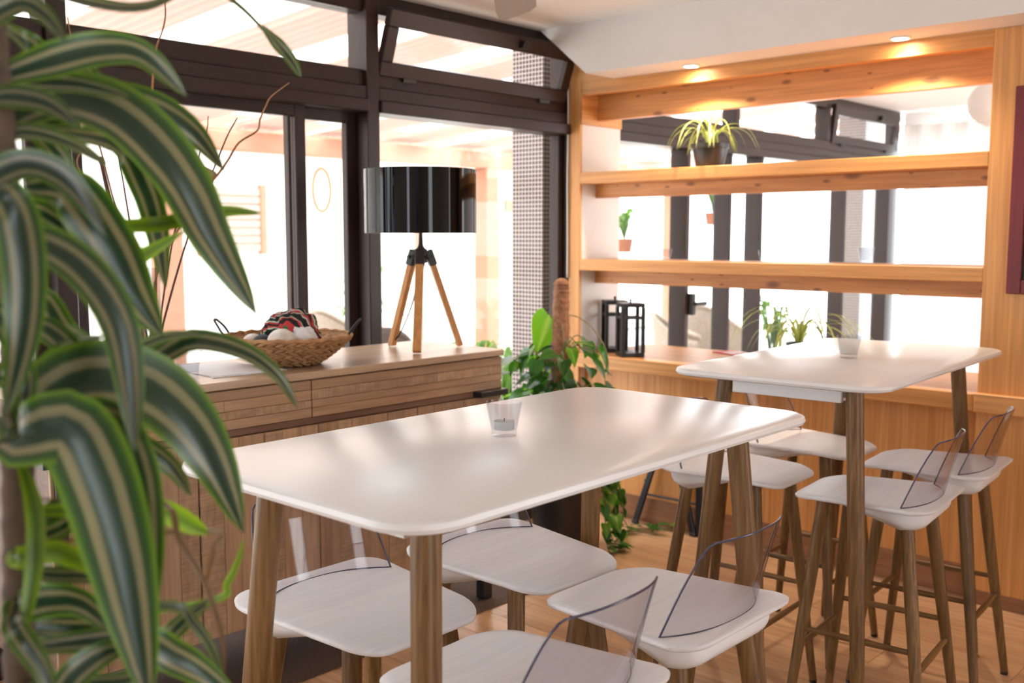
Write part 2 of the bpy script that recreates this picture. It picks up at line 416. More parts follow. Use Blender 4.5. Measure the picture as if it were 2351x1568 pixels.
PINE1, PINE2 = (0.62, 0.27, 0.075), (0.74, 0.37, 0.13)
M = dict(
    pine_y=wood('pine_along_y', PINE1, PINE2, 1, 0.42, 70, 0.03, objvar=0.08),
    pine_z=wood('pine_along_z', PINE1, PINE2, 2, 0.42, 70, 0.03, objvar=0.06),
    pine_x=wood('pine_along_x', PINE1, PINE2, 0, 0.42, 70, 0.03, objvar=0.08),
    knotty=wood('knotty_pine', (0.60, 0.25, 0.075), (0.72, 0.34, 0.12), 1, 0.42, 60, 0.05, knots=1, objvar=0.05),
    oak=wood('oiled_oak', (0.145, 0.071, 0.022), (0.25, 0.133, 0.045), 2, 0.38, 110, 0.035, objvar=0.12, fc=0.42),
    oak_x=wood('oiled_oak_rail_x', (0.145, 0.071, 0.022), (0.25, 0.133, 0.045), 0, 0.38, 110, 0.035, objvar=0.1, fc=0.42),
    oak_y=wood('oiled_oak_rail_y', (0.145, 0.071, 0.022), (0.25, 0.133, 0.045), 1, 0.38, 110, 0.035, objvar=0.1, fc=0.42),
    acacia_x=wood('greyed_acacia_x', (0.385, 0.24, 0.142), (0.52, 0.35, 0.22), 0, 0.5, 60, 0.06, objvar=0.16),
    acacia_top=wood('acacia_top_painted_sheen', (0.47, 0.32, 0.205), (0.60, 0.44, 0.30), 0, 0.3, 60, 0.06, objvar=0.05, spec=0.5),  # greyed acacia with its colour lightened to carry the window sheen on top
    acacia_saw_x=wood('sawn_acacia_x', (0.375, 0.235, 0.142), (0.50, 0.34, 0.215), 0, 0.6, 60, 0.3, objvar=0.1, saw=160),
    acacia_z=wood('greyed_acacia_z', (0.385, 0.24, 0.142), (0.52, 0.35, 0.22), 2, 0.5, 60, 0.06, objvar=0.16),
    acacia_saw_z=wood('sawn_acacia_z', (0.375, 0.235, 0.142), (0.50, 0.34, 0.215), 2, 0.6, 60, 0.3, objvar=0.1, saw=160),
    acacia_dark=wood('dark_acacia', (0.19, 0.105, 0.07), (0.26, 0.15, 0.10), 0, 0.5, 60, 0.06),
    floor=wood('laminate_floor', (0.50, 0.295, 0.165), (0.67, 0.43, 0.265), 1, 0.28, 50, 0.05, objvar=0.14, strip=(0, 0.064)),
    skirting=wood('red_brown_skirting', (0.26, 0.115, 0.055), (0.36, 0.17, 0.085), 1, 0.45, 60, 0.05, objvar=0.02),
    lampwood=wood('beech_leg', (0.55, 0.25, 0.075), (0.68, 0.35, 0.13), 2, 0.4, 80, 0.05, objvar=0.03),
    white_top=plain('white_lacquer', (0.785, 0.78, 0.78), 0.25, spec=0.40),
    white_seat=wood('white_stained_ply', (0.76, 0.75, 0.765), (0.835, 0.825, 0.84), 0, 0.40, 110, 0.05, objvar=0.02, fc=0.05),
    white_metal=plain('white_metal', (0.78, 0.775, 0.785), 0.35),
    brown_alu=plain('bronze_aluminium', (0.030, 0.016, 0.013), 0.36, 0.0, 0.35, var=0.06),
    black=plain('black_metal', (0.012, 0.012, 0.013), 0.4),
    dark_metal=plain('blue_black_steel', (0.02, 0.022, 0.032), 0.3, 0.3),
    chrome=plain('chrome', (0.75, 0.75, 0.76), 0.12, 1.0),
    shade=plain('gloss_black_shade', (0.004, 0.004, 0.005), 0.05, 0, 0.24),
    shade_in=plain('shade_lining', (0.55, 0.5, 0.45), 0.6),
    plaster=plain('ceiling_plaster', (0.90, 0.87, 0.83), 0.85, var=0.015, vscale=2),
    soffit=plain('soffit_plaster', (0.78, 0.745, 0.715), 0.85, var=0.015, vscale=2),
    reveal=plain('stained_plaster', (0.76, 0.69, 0.63), 0.7, var=0.05, vscale=5),
    wall=plain('white_wall', (0.80, 0.78, 0.75), 0.85, var=0.01),
    glass=clear('window_glass', (0.97, 0.98, 0.98), 1.45, 0.0, 0.45),
    tumbler=clear('clear_glass', (0.88, 0.89, 0.905), 1.5, 0.0, 0.40, 4.0),
    acrylic=clear('clear_polycarbonate', (0.90, 0.885, 0.90), 1.4, 0.02, 0.8),
    acrylic_rim=plain('violet_acrylic_edge', (0.05, 0.048, 0.10), 0.12, 0.0, 0.6),
    mosaic=brickmat('brown_mosaic', (0.040, 0.021, 0.017), (0.070, 0.038, 0.030), (0.60, 0.52, 0.48), 1.0, 0.025, 0.025),
    rug=plain('brown_felt', (0.075, 0.045, 0.033), 0.95, var=0.3, vscale=90, bmp=0.6),
    white_out=plain('white_render', (0.83, 0.80, 0.74), 0.9, var=0.02),
    peach=plain('peach_paint', (0.44, 0.215, 0.135), 0.8, var=0.06),
    peach2=plain('peach_timber', (0.50, 0.36, 0.30), 0.8, var=0.05),
    roof_sheet=sheer('peach_polycarbonate', (0.56, 0.38, 0.32), 0.13),
    cane=plain('cream_cane', (0.50, 0.36, 0.18), 0.8, var=0.15, vscale=40),
    patio=plain('pale_patio', (0.84, 0.81, 0.77), 0.8, var=0.03, vscale=3),
    sheer=sheer('sheer_curtain', (0.80, 0.76, 0.74), 0.14),
    wick=plain('pale_wicker', (0.42, 0.34, 0.27), 0.8, var=0.2, vscale=60),
    wick_dark=plain('dark_wicker', (0.10, 0.065, 0.055), 0.7, var=0.2, vscale=60),
    raffia=plain('water_hyacinth', (0.42, 0.225, 0.10), 0.8, var=0.35, vscale=35, bmp=0.4),
    rope=plain('black_cord', (0.015, 0.015, 0.016), 0.6),
    ball=plain('chalky_shell', (0.72, 0.66, 0.58), 0.6, var=0.18, vscale=30),
    navy=plain('navy_felt', (0.05, 0.06, 0.08), 0.9),
    linen=plain('white_linen', (0.78, 0.76, 0.76), 0.9, bmp=0.2),
    moss=plain('coir_fibre', (0.33, 0.155, 0.085), 0.95, var=0.35, vscale=60, bmp=0.8),
    stem=plain('green_stem', (0.16, 0.17, 0.06), 0.6),
    aerial=plain('dry_root', (0.30, 0.24, 0.11), 0.7),
    trunk=plain('cane_trunk', (0.085, 0.055, 0.035), 0.8, var=0.35, vscale=40, bmp=0.5),
    pot_black=plain('black_plastic', (0.014, 0.014, 0.015), 0.35),
    pot_terra=plain('terracotta', (0.34, 0.12, 0.06), 0.8),
    soil=plain('soil', (0.04, 0.027, 0.018), 0.95, bmp=0.5, vscale=60),
    twig=plain('twig_bark', (0.33, 0.16, 0.07), 0.7, var=0.2, vscale=30),
    twig_dark=plain('dark_twig', (0.09, 0.03, 0.02), 0.6, var=0.2, vscale=30),
    wax=plain('white_wax', (0.82, 0.80, 0.76), 0.5),
    red=plain('red_card', (0.55, 0.03, 0.04), 0.5),
    redframe=wood('maroon_frame', (0.15, 0.012, 0.016), (0.21, 0.022, 0.026), 2, 0.4, 60, 0.05, objvar=0.02),
    slate=plain('chalkboard', (0.012, 0.014, 0.016), 0.6),
    cable=plain('white_cable', (0.7, 0.66, 0.6), 0.5),
    fan=plain('fan_blade', (0.42, 0.37, 0.31), 0.5),
    candle=emit('lamp_disc', (1.0, 0.86, 0.66), 14.0),
    dracaena=leafmat('striped_leaf', [(0.0, (0.008, 0.026, 0.014)), (0.34, (0.012, 0.038, 0.018)), (0.42, (0.165, 0.152, 0.088)), (0.60, (0.20, 0.18, 0.105)), (0.68, (0.016, 0.045, 0.016)), (0.86, (0.022, 0.07, 0.010)), (0.97, (0.085, 0.16, 0.012)), (1.0, (0.10, 0.19, 0.012))], 0.22, 0.28, 0.25),
    dracaena_lime=leafmat('lime_leaf', [(0.0, (0.05, 0.11, 0.01)), (0.5, (0.12, 0.20, 0.012)), (1.0, (0.19, 0.30, 0.012))], 0.4),
    dry=leafmat('dry_leaf', [(0.0, (0.10, 0.055, 0.03)), (1.0, (0.19, 0.11, 0.06))], 0.2),
    pothos=leafmat('pothos_leaf', [(0.0, (0.13, 0.24, 0.04)), (0.15, (0.03, 0.11, 0.02)), (1.0, (0.035, 0.13, 0.018))], 0.30, 0.25, 0.45),
    pothos_light=leafmat('young_pothos_leaf', [(0.0, (0.40, 0.55, 0.16)), (0.35, (0.15, 0.36, 0.03)), (1.0, (0.17, 0.40, 0.03))], 0.5, 0.3, 0.2),
    spider=leafmat('spider_leaf', [(0.0, (0.62, 0.60, 0.36)), (0.4, (0.50, 0.50, 0.22)), (0.7, (0.14, 0.22, 0.05)), (1.0, (0.12, 0.2, 0.04))], 0.4),
    fern=leafmat('garden_leaf', [(0.0, (0.10, 0.22, 0.03)), (1.0, (0.08, 0.2, 0.02))], 0.4),
)

# ================================================================ SETTING
def struct(mb, name, mat, label, cat, parent=None, smooth=False):
    o = mb.build(name, mat, parent, smooth)
    return tag(o, label, cat, kind='structure')

CEIL = 2.58
FZ = -0.059          # finished floor level
# floor: sub-floor slab with laid planks
fl = struct(MB().bb(-3.2, 9.3, -3.2, 3.66, FZ-0.12, FZ-0.012), 'floor', M['floor'], 'warm laminate plank floor of the cafe', 'floor')
PL, PW = 1.28, 0.192
pm = MB().box((0, 0, -0.006), (PW-0.0015, PL-0.0015, 0.012), 0.0012).mesh('plank', mat=M['floor'])
ix = 0
x = 4.45-PW/2
while x > -0.2:
    off = (ix*0.43) % PL
    y = -0.9+off
    while y < 3.66+PL/2:
        y0, y1 = max(y-PL/2, -0.6), min(y+PL/2, 3.64)
        if y1-y0 > 0.06:
            link_mesh('plank', pm, fl, (x, (y0+y1)/2, FZ), (0, 0, 0), (1, (y1-y0)/PL, 1))
        y += PL
    x -= PW; ix += 1

struct(MB().bb(-3.2, 9.3, -3.2, 3.80, CEIL, CEIL+0.2), 'ceiling', M['plaster'], 'cream plaster ceiling over the cafe', 'ceiling')
# soffit box along the shelf wall, its end cut at a slant to clear the hopper window
sx0, sx1 = 4.155, 4.74
prof = [(-1.5, 2.323), (3.33, 2.323), (3.645, CEIL), (-1.5, CEIL)]
mb = MB()
n = len(prof)
mb.add([(sx0, y, z) for y, z in prof]+[(sx1, y, z) for y, z in prof],
       [tuple(range(n)), tuple(reversed(range(n, 2*n)))]+[(i, n+i, n+(i+1) % n, (i+1) % n) for i in range(n)])
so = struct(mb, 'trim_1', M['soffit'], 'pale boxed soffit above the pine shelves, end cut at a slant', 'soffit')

# back and left walls of the room (behind the camera) with tall windows
mb = MB()
for a, b in ((-3.2, -0.2), (0.7, 4.75)):
    mb.bb(a, b, -3.2, -3.05, FZ, CEIL)
mb.bb(-3.2, 4.75, -3.2, -3.05, 2.35, CEIL); mb.bb(-3.2, 4.75, -3.2, -3.05, FZ, 0.25)
struct(mb, 'wall_back', M['wall'], 'white wall with tall windows behind the camera', 'wall')
mb = MB()
for a, b in ((-3.05, 0.2), (0.8, 3.66)):
    mb.bb(-3.2, -3.05, a, b, FZ, CEIL)
mb.bb(-3.2, -3.05, -3.05, 3.66, 2.35, CEIL); mb.bb(-3.2, -3.05, -3.05, 3.66, FZ, 0.3)
struct(mb, 'wall_left', M['wall'], 'white wall with tall windows left of the camera', 'wall')

# ---- window wall along y = 3.70
YW = 3.70
def slab_pane(parent, x0, x1, z0, z1, y=YW):
    return MB().bb(x0, x1, y-0.003, y+0.003, z0, z1).build('pane', M['glass'], parent)
def win(n, label):
    return thing('window_%d' % n, label, 'window', (0, 0, 0), kind='structure')
A = M['brown_alu']
def frame_box(parent, name, x0, x1, y0, y1, z0, z1, b=0.004):
    return MB().bb(x0, x1, y0, y1, z0, z1, b).build(name, A, parent)
def lower_fixed(w, x0, x1, top=2.048):
    slab_pane(w, x0, x1, 0.06, top)
def rails(w, x0, x1):
    frame_box(w, 'track_rail', x0, x1, 3.62, 3.78, FZ, 0.06)
    frame_box(w, 'lintel_rail', x0, x1, 3.615, 3.76, 2.048, 2.105)
    frame_box(w, 'lintel_rail', x0, x1, 3.635, 3.76, 2.105, 2.165)
    frame_box(w, 'transom_rail', x0, x1, 3.655, 3.75, 2.165, 2.238)
    frame_box(w, 'head_rail', x0, x1, 3.655, 3.75, 2.492, CEIL)
def sash(w, x0, x1, z0, z1, y, sw=0.055, top=0.06):
    frame_box(w, 'sash_stile', x0, x0+sw, y-0.02, y+0.02, z0, z1)
    frame_box(w, 'sash_stile', x1-sw, x1, y-0.02, y+0.02, z0, z1)
    frame_box(w, 'sash_rail', x0+sw, x1-sw, y-0.02, y+0.02, z1-top, z1)
    frame_box(w, 'sash_rail', x0+sw, x1-sw, y-0.02, y+0.02, z0, z0+0.07)
    slab_pane(w, x0+sw, x1-sw, z0+0.07, z1-top, y)
def hopper(w, x0, x1, ang=19.0, handle=True):
    # bottom-hung sash tilted into the room
    h = thing('hopper_sash', None, None, (0, 3.665, 2.225)); h.parent = w
    h.rotation_euler = (R(ang), 0, 0)
    H = 0.30; t = 0.066
    def fb(nm, a, b, c, d): return MB().bb(a, b, -0.02, 0.02, c, d, 0.004).build(nm, A, h)
    fb('sash_rail', x0, x1, 0, t); fb('sash_rail', x0, x1, H-t-0.012, H)
    fb('sash_stile', x0, x0+t, t, H-t-0.012); fb('sash_stile', x1-t, x1, t, H-t-0.012)
    MB().bb(x0+t, x1-t, -0.003, 0.003, t, H-t-0.012).build('pane', M['glass'], h)
    MB().bb((x0+x1)/2+0.20, (x0+x1)/2+0.25, -0.05, -0.02, H-0.06, H-0.02, 0.004).build('latch', M['black'], h)
    MB().bb(x0+0.14, x0+0.22, -0.03, 0.0, -0.012, 0.004).build('hinge', M['black'], h)
    MB().bb(x1-0.22, x1-0.14, -0.03, 0.0, -0.012, 0.004).build('hinge', M['black'], h)

E_ = [-3.05, -1.26, 0.16, 1.582, 3.0, 4.42]
labs = ['bronze framed window bay far left of the sideboard', 'bronze framed window bay left of the sideboard',
        'bronze framed window bay behind the striped plant', 'bronze sliding window behind the wicker basket',
        'bronze window with open hopper above the tripod lamp']
for k in range(5):
    x0, x1 = E_[k], E_[k+1]
    w = win(k+1, labs[k])
    hw = 0.036
    frame_box(w, 'mullion', x0-hw, x0+hw, 3.63, 3.77, FZ, CEIL)
    rails(w, x0+hw, x1-hw)
    if k == 4:
        frame_box(w, 'jamb', x1-0.035, x1+0.03, 3.63, 3.77, FZ, CEIL)
        frame_box(w, 'jamb_stop', x1-0.075, x1-0.035, 3.67, 3.73, 0.06, 2.048)
        lower_fixed(w, x0+hw, x1-0.075)
        hopper(w, x0+hw+0.012, x1-0.05)
    else:
        ma = x0+hw; mbx = x1-hw
        sp = mbx-0.37
        sash(w, ma, sp+0.06, 0.06, 2.06, 3.69)
        sash(w, sp, mbx, 0.06, 2.06, 3.735)
        slab_pane(w, ma, mbx, 2.238, 2.492)

# ---- shelf wall between this room and the next (x = 4.39 .. 4.75)
XS, XB = 4.39, 4.755
YL, YR = 3.555, 1.415
wr = thing('wall_right', 'partition wall with the pine lined opening', 'wall', kind='structure')
MB().bb(XS+0.02, XB, YL, 3.63, FZ, CEIL).build('reveal_panel', M['reveal'], wr)
MB().bb(4.43, XB, -1.5, YR-0.022, FZ, CEIL).build('pier', M['wall'], wr)
MB().bb(4.60, XB, YR-0.03, YL, 2.30, CEIL).build('lintel', M['wall'], wr)
MB().bb(4.472, XB, YR, YL, FZ, 0.764).build('parapet', M['wall'], wr)

su = thing('shelf_unit', 'tall open pine shelf unit built into the wall opening', 'shelf')
MB().bb(XS, XS+0.02, YL, 3.635, FZ, 2.47, 0.002).build('post', M['pine_z'], su)
MB().bb(XS, XB, YL-0.012, YL, 2.10, 2.32, 0.001).build('side_board', M['pine_x'], su)
MB().bb(XS, 4.43, -1.5, YR, 0.0, 2.323, 0.002).build('side_panel', M['pine_z'], su)
MB().bb(4.43, XB, YR-0.022, YR, 0.84, 2.30, 0.001).build('side_board', M['pine_z'], su)
MB().bb(XS, XS+0.045, YR, YL, 2.254, 2.45, 0.002).build('fascia', M['pine_y'], su)
for zt, zb in ((1.838, 1.777), (1.364, 1.303)):
    MB().bb(XS, XB, YR, YL, zb, zt, 0.0025).build('shelf_board', M['pine_y'], su)
for z0, z1 in ((2.129, 2.30), (1.7035, 1.777), (1.2285, 1.303)):
    MB().bb(4.53, 4.575, YR, YL, z0, z1, 0.002).build('back_beam', M['knotty'], su)

ct = thing('wall_counter', 'long pine counter below the open shelves', 'counter')
MB().bb(4.36, 5.06, YR+0.002, YL-0.005, 0.765, 0.84, 0.004).build('worktop', M['pine_y'], ct)
MB().bb(4.345, 4.388, 0.0, YR-0.001, 0.765, 0.845, 0.004).build('front_lip', M['pine_y'], ct)
for k in range(4):
    w_ = (YL-YR)/4
    MB().bb(4.45, 4.47, YR+k*w_+0.0005, YR+(k+1)*w_-0.0005, 0.079, 0.765, 0.001).build('front_panel', M['pine_z'], ct)

struct(MB().bb(4.446, 4.471, YR, YL, FZ, 0.079, 0.002).bb(4.386, 4.43, -1.5, YR, FZ, 0.0, 0.002), 'baseboard_right', M['skirting'], 'reddish brown skirting board under the pine panels', 'skirting')

# ---- next room beyond the opening
w = win(6, 'bronze glazed door and windows of the room beyond the shelves')
for xa, wd in ((4.82, 0.05), (5.61, 0.045), (6.135, 0.035), (6.56, 0.04), (7.92, 0.035), (8.87, 0.18)):
    frame_box(w, 'mullion', xa-wd/2, xa+wd/2, 3.64, 3.77, FZ, 2.05)
rails(w, 4.78, 9.0)
for xa in (4.9, 6.22, 7.60, 8.95):
    frame_box(w, 'mullion', xa-0.03, xa+0.03, 3.65, 3.76, 2.238, 2.492)
MB().bb(4.85, 8.9, 3.697, 3.703, 0.06, 2.05).build('pane', M['glass'], w)
MB().bb(4.93, 7.57, 3.697, 3.703, 2.238, 2.492).build('pane', M['glass'], w)
hopper(w, 7.65, 8.88, 6.0)
dh = MB(); dh.bb(5.62, 5.66, 3.60, 3.645, 0.98, 1.12, 0.004); dh.bb(5.63, 5.76, 3.575, 3.60, 1.04, 1.065, 0.004)
dh.build('door_handle', M['black'], w)
struct(MB().bb(9.10, 9.2, 0.0, 3.66, 2.35, CEIL).bb(9.10, 9.2, -1.2, 0.3, FZ, CEIL), 'wall_far', M['wall'], 'white end wall of the room beyond the shelves', 'wall')

def curtain_fn(u, v):
    y = 3.60-3.3*u
    return (8.98+0.035*math.sin(u*2*math.pi*17)*(0.6+0.4*v)+0.012*math.sin(u*61), y, 2.46-2.40*v)
cu = MB().grid(curtain_fn, 260, 10)
tag(cu.build('sheer_curtain', M['sheer'], None, True), 'white sheer curtain hanging in the room beyond the shelves', 'curtain')

# ================================================================ FURNITURE
TZ = 1.085
def make_table():
    L, W, T = 1.265, 0.676, 0.022
    t = thing('bar_table', '', 'table')
    mb = MB()
    rows = [(0.016, 0.0), (0.004, 0.004), (0.0, 0.011), (0.003, 0.019), (0.010, T)]
    n = None; V = []; F = []
    for ins, z in rows:
        P = rounded_rect(L-2*ins, W-2*ins, [0.092-ins]*4, 10)
        n = len(P)
        V += [(x, y, TZ-T+z) for x, y in P]
    for i in range(len(rows)-1):
        for j in range(n): F.append((i*n+j, i*n+(j+1) % n, (i+1)*n+(j+1) % n, (i+1)*n+j))
    F.append(tuple(reversed(range(n)))); F.append(tuple(range((len(rows)-1)*n, len(rows)*n)))
    mb.add(V, F)
    mb.build('tabletop', M['white_top'], t, 40)
    ax, ay = L/2-0.138, W/2-0.184
    for s in (-1, 1):
        MB().bb(-ax+0.03, ax-0.03, s*ay-0.009, s*ay+0.009, TZ-T-0.052, TZ-T, 0.002).build('apron', M['white_metal'], t)
        MB().bb(s*ax-0.009, s*ax+0.009, -W/2+0.165, W/2-0.165, TZ-T-0.052, TZ-T, 0.002).build('apron', M['white_metal'], t)
    for sx in (-1, 1):
        for sy in (-1, 1):
            top = Vector((sx*(L/2-0.147), sy*(W/2-0.133), TZ-T-0.001)); bot = Vector((sx*(L/2-0.066), sy*(W/2-0.052), FZ+0.008))
            pts = [top, top.lerp(bot, 0.4), bot]
            lg = MB().tube(pts, [0.0255, 0.0245, 0.0175], 24).build('leg', M['oak'], t, 50)
            MB().tube([bot-Vector((0, 0, 0.008)), bot+Vector((0, 0, 0.001))], 0.0145, 12).build('glide', M['chrome'], lg)
            c = top-Vector((sx*0.028, sy*0.028, 0.0195))
            MB().box(c, (0.034, 0.034, 0.040), 0.003).build('leg_bracket', M['white_metal'], t)
    return t
t1 = make_table()
t2 = copy_tree(t1)
t1.location = (1.534, 1.371, 0); t1.rotation_euler[2] = R(0.9)
t2.location = (3.257, 1.463, 0); t2.rotation_euler[2] = R(3.0)
tag(t1, 'white topped high table with oak legs, nearest the camera', group='white high tables')
tag(t2, 'white topped high table with oak legs, farther, by the pine shelves', group='white high tables')

SZ = 0.75
def seat_z(x, y):
    z = -0.8*max(0.0, y-0.07)**2 + 0.75*max(0.0, -0.09-y)**2
    z -= 0.15*max(0.0, abs(x)-0.08)*max(0.0, y-0.06)
    z += -0.010*math.exp(-((x/0.13)**2+((y+0.02)/0.13)**2))
    return z
def make_stool():
    st = thing('bar_stool', '', 'stool')
    Wd, Dp = 0.405, 0.415
    rs = [0.078, 0.078, 0.065, 0.065]
    out = [(x*(1-0.22*(y+Dp/2)/Dp), y) for x, y in rounded_rect(Wd, Dp, rs, 10)]
    n = len(out)
    V = []; F = []
    rings = [0.0, 0.25, 0.5, 0.75, 0.9, 0.975, 1.0]
    def ring(k, dz, ins=0.0):
        for x, y in out:
            x2, y2 = x*k, y*k
            V.append((x2, y2, SZ+seat_z(x2, y2)+dz))
    V.append((0, 0, SZ+seat_z(0, 0)))
    for k in rings[1:]: ring(k, -0.0035 if k == 1.0 else 0.0)
    ring(0.996, -0.010); ring(0.975, -0.0135); ring(0.5, -0.0135)
    V.append((0, 0, SZ+seat_z(0, 0)-0.0135))
    nr = len(rings)-1+3
    for j in range(n): F.append((0, 1+j, 1+(j+1) % n))
    for i in range(nr-1):
        for j in range(n):
            a = 1+i*n
            F.append((a+j, a+n+j, a+n+(j+1) % n, a+(j+1) % n))
    last = 1+(nr-1)*n
    for j in range(n): F.append((last+(j+1) % n, last+j, len(V)-1))
    MB().add(V, F).build('seat', M['white_seat'], st, 60)
    # moulded pan under the rear of the seat
    pan = [(x*0.83, y*0.86) for x, y in out]
    V = []; F = []; lv = 6
    for i in range(lv+1):
        q = i/lv; k = 1-0.16*q**3.2
        for x, y in pan:
            h = 0.060*max(0.0, min(1.0, (0.0-y)/0.10))**0.8
            V.append((x*k, y*k-0.004*q, SZ+seat_z(x, y)-0.011-h*q**0.8))
    for i in range(lv):
        for j in range(n): F.append((i*n+j, (i+1)*n+j, (i+1)*n+(j+1) % n, i*n+(j+1) % n))
    F.append(tuple(reversed(range(lv*n, (lv+1)*n))))
    MB().add(V, F).build('seat_pan', M['white_metal'], st, 60)
    # clear back shell
    W0, W1, H, rr = 0.172, 0.143, 0.178, 0.05
    def top_h(x):
        a = abs(x)
        side = (W0-a)/(W0-W1)*H
        h = min(H, side)
        # soft corner
        d = side-H
        if abs(d) < 0.13: h = H-((0.13-d)**2)/(4*0.13)
        return max(0.0, min(h, H))
    def pos(x, h, off=0.0):
        y = -0.172+0.060*(abs(x)/W0)**2.4-0.24*h-0.25*h*h+off
        return (x, y, SZ+seat_z(x, y)-0.001+h)
    mb = MB(); cols, rows_ = 44, 7
    xs = [W0*math.sin(math.pi/2*(2*i/cols-1)) for i in range(cols+1)]
    for off, flip in ((0.0, 0), (-0.0055, 1)):
        V = []; F = []
        for x in xs:
            for j in range(rows_+1): V.append(pos(x, top_h(x)*j/rows_, off))
        for i in range(cols):
            for j in range(rows_):
                a = i*(rows_+1)+j
                q = (a, a+rows_+1, a+rows_+2, a+1)
                F.append(q if flip == 1 else tuple(reversed(q)))
        mb.add(V, F)
    bk = mb.build('backrest', M['acrylic'], st, True)
    rim = [Vector(pos(x, top_h(x), -0.00275)) for x in xs]
    MB().tube(rim, 0.0021, 8).build('rim', M['acrylic_rim'], bk, True)
    base = [Vector(pos(x, 0.002, -0.00275)) for x in xs]
    MB().tube(base, 0.0014, 6).build('base_edge', M['acrylic_rim'], bk, True)
    tops = {}
    for sx in (-1, 1):
        for sy in (-1, 1):
            top = Vector((sx*0.120, 0.115 if sy > 0 else -0.120, SZ-0.022 if sy > 0 else SZ-0.05))
            bot = Vector((sx*0.195, 0.190 if sy > 0 else -0.205, 0.010))
            tops[sx, sy] = (top, bot)
            lg = MB().tube([top, top.lerp(bot, 0.35), bot], [0.0195, 0.0185, 0.0125], 20).build('leg', M['oak'], st, 50)
            MB().tube([bot-Vector((0, 0, 0.010)), bot+Vector((0, 0, 0.002))], [0.0125, 0.0128], 14).build('glide', M['black'], lg)
    def at(k, z):
        a, b = tops[k]
        return a.lerp(b, (a.z-z)/(a.z-b.z))
    for (a, b, z, m_) in (((-1, 1), (1, 1), 0.285, 'oak_x'), ((-1, -1), (1, -1), 0.285, 'oak_x'), ((-1, 1), (-1, -1), 0.345, 'oak_y'), ((1, 1), (1, -1), 0.345, 'oak_y')):
        p, q = at(a, z), at(b, z)
        MB().tube([p, p.lerp(q, 0.5), q], [0.0075, 0.010, 0.0075], 12).build('stretcher', M[m_], st, 50)
    return st
proto = make_stool()
spots = [(1.685, 1.143, 0, 'white seat bar stool in front of near table, its whole clear back in view'),
         (1.212, 1.112, 2, 'white seat bar stool cropped by the bottom edge of the photo'),
         (1.265, 1.585, 180, 'white seat bar stool between near table and sideboard, beside the striped plant'),
         (1.715, 1.570, 178, 'white seat bar stool between near table and sideboard, towards the potted pothos'),
         (2.865, 1.190, 6, 'white seat bar stool at the far table, camera side, left one of that pair'),
         (3.378, 1.212, 5, 'white seat bar stool at the far table, camera side, rightmost in the photo'),
         (2.880, 1.655, 183, 'white seat bar stool at the far table, window side, left one partly behind table legs'),
         (3.410, 1.675, 181, 'white seat bar stool at the far table, window side, nearest the pine counter panel')]
for i, (x, y, a, lb) in enumerate(spots):
    o = proto if i == 0 else copy_tree(proto)
    o.location = (x*1.04, y*1.04, FZ); o.rotation_euler[2] = R(a); o.scale = (1.04, 1.04, 1.04)
    tag(o, lb, group='white bar stools with clear backs')

# ---- sideboard
SX0, SX1, SY0, SY1, SH = 1.175, 3.052, 2.88, 3.405, 1.023
sb = thing('sideboard', 'long greyed wood sideboard with two drawers under the window', 'sideboard', ((SX0+SX1)/2, SY0, 0))
hw = (SX1-SX0)/2; dp = SY1-SY0
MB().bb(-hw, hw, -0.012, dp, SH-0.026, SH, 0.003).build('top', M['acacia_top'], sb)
MB().bb(-hw+0.012, hw-0.012, 0.022, dp-0.01, 0.17, SH-0.026, 0.002).build('carcass', M['acacia_dark'], sb)
for k in range(2):
    a, b = (-hw+0.004, -0.030) if k == 0 else (-0.026, hw-0.004)
    dr = MB().bb(a+0.004, b-0.004, 0.012, 0.022, 0.864, SH-0.030).build('drawer', M['acacia_dark'], sb)
    zz = 0.862; hts = (0.033, 0.028, 0.036, 0.034); z = zz
    for q, h in enumerate(hts):
        segs = (1.0,) if q % 2 else (0.62, 0.38)
        xa = a
        for sg in segs:
            xb = xa+(b-a)*sg
            m_ = 'acacia_saw_x' if q in (1, 2) and (q+k) % 2 else 'acacia_x'
            MB().bb(xa, xb-0.0006, random.uniform(-0.0015, 0.0015), 0.014, z, z+h-0.0012, 0.0015).build('board', M[m_], dr)
            xa = xb
        z += h
MB().bb(-hw+0.008, hw-0.008, 0.008, 0.022, 0.836, 0.860, 0.002).build('rail', M['acacia_dark'], sb)
hx = ((hw-0.165, hw-0.005), (-hw-0.03, -hw+0.055))
for a, b in hx:
    hd = MB().bb(a, b, -0.040, 0.008, 0.838, 0.862, 0.002)
    hd.build('handle', M['black'], sb)
nd = 4
for k in range(nd):
    a = -hw+0.004+k*(2*hw-0.008)/nd; b = a+(2*hw-0.008)/nd-0.004
    d = MB().bb(a+0.003, b-0.003, 0.012, 0.022, 0.182, 0.832).build('door', M['acacia_dark'], sb)
    x = a; q = 0
    ws = [0.085, 0.062, 0.10, 0.07, 0.078, 0.07]
    s_ = (b-a)/sum(ws)
    for w_ in ws:
        m_ = 'acacia_saw_z' if (q*2+k) % 3 == 1 else 'acacia_z'
        MB().bb(x, x+w_*s_-0.0012, random.uniform(-0.0015, 0.002), 0.014, 0.180, 0.833, 0.0015).build('board', M[m_], d)
        x += w_*s_; q += 1
MB().bb(-hw+0.012, -hw+0.042, -0.020, 0.0, 0.30, 0.832, 0.002).build('pull_bar', M['black'], sb)
for sx in (-1, 1):
    for yy in (0.05, dp-0.05):
        MB().box((sx*(hw-0.06), yy, (0.17+FZ+0.016)/2), (0.05, 0.05, 0.17-FZ-0.016), 0.003).build('leg', M['black'], sb)

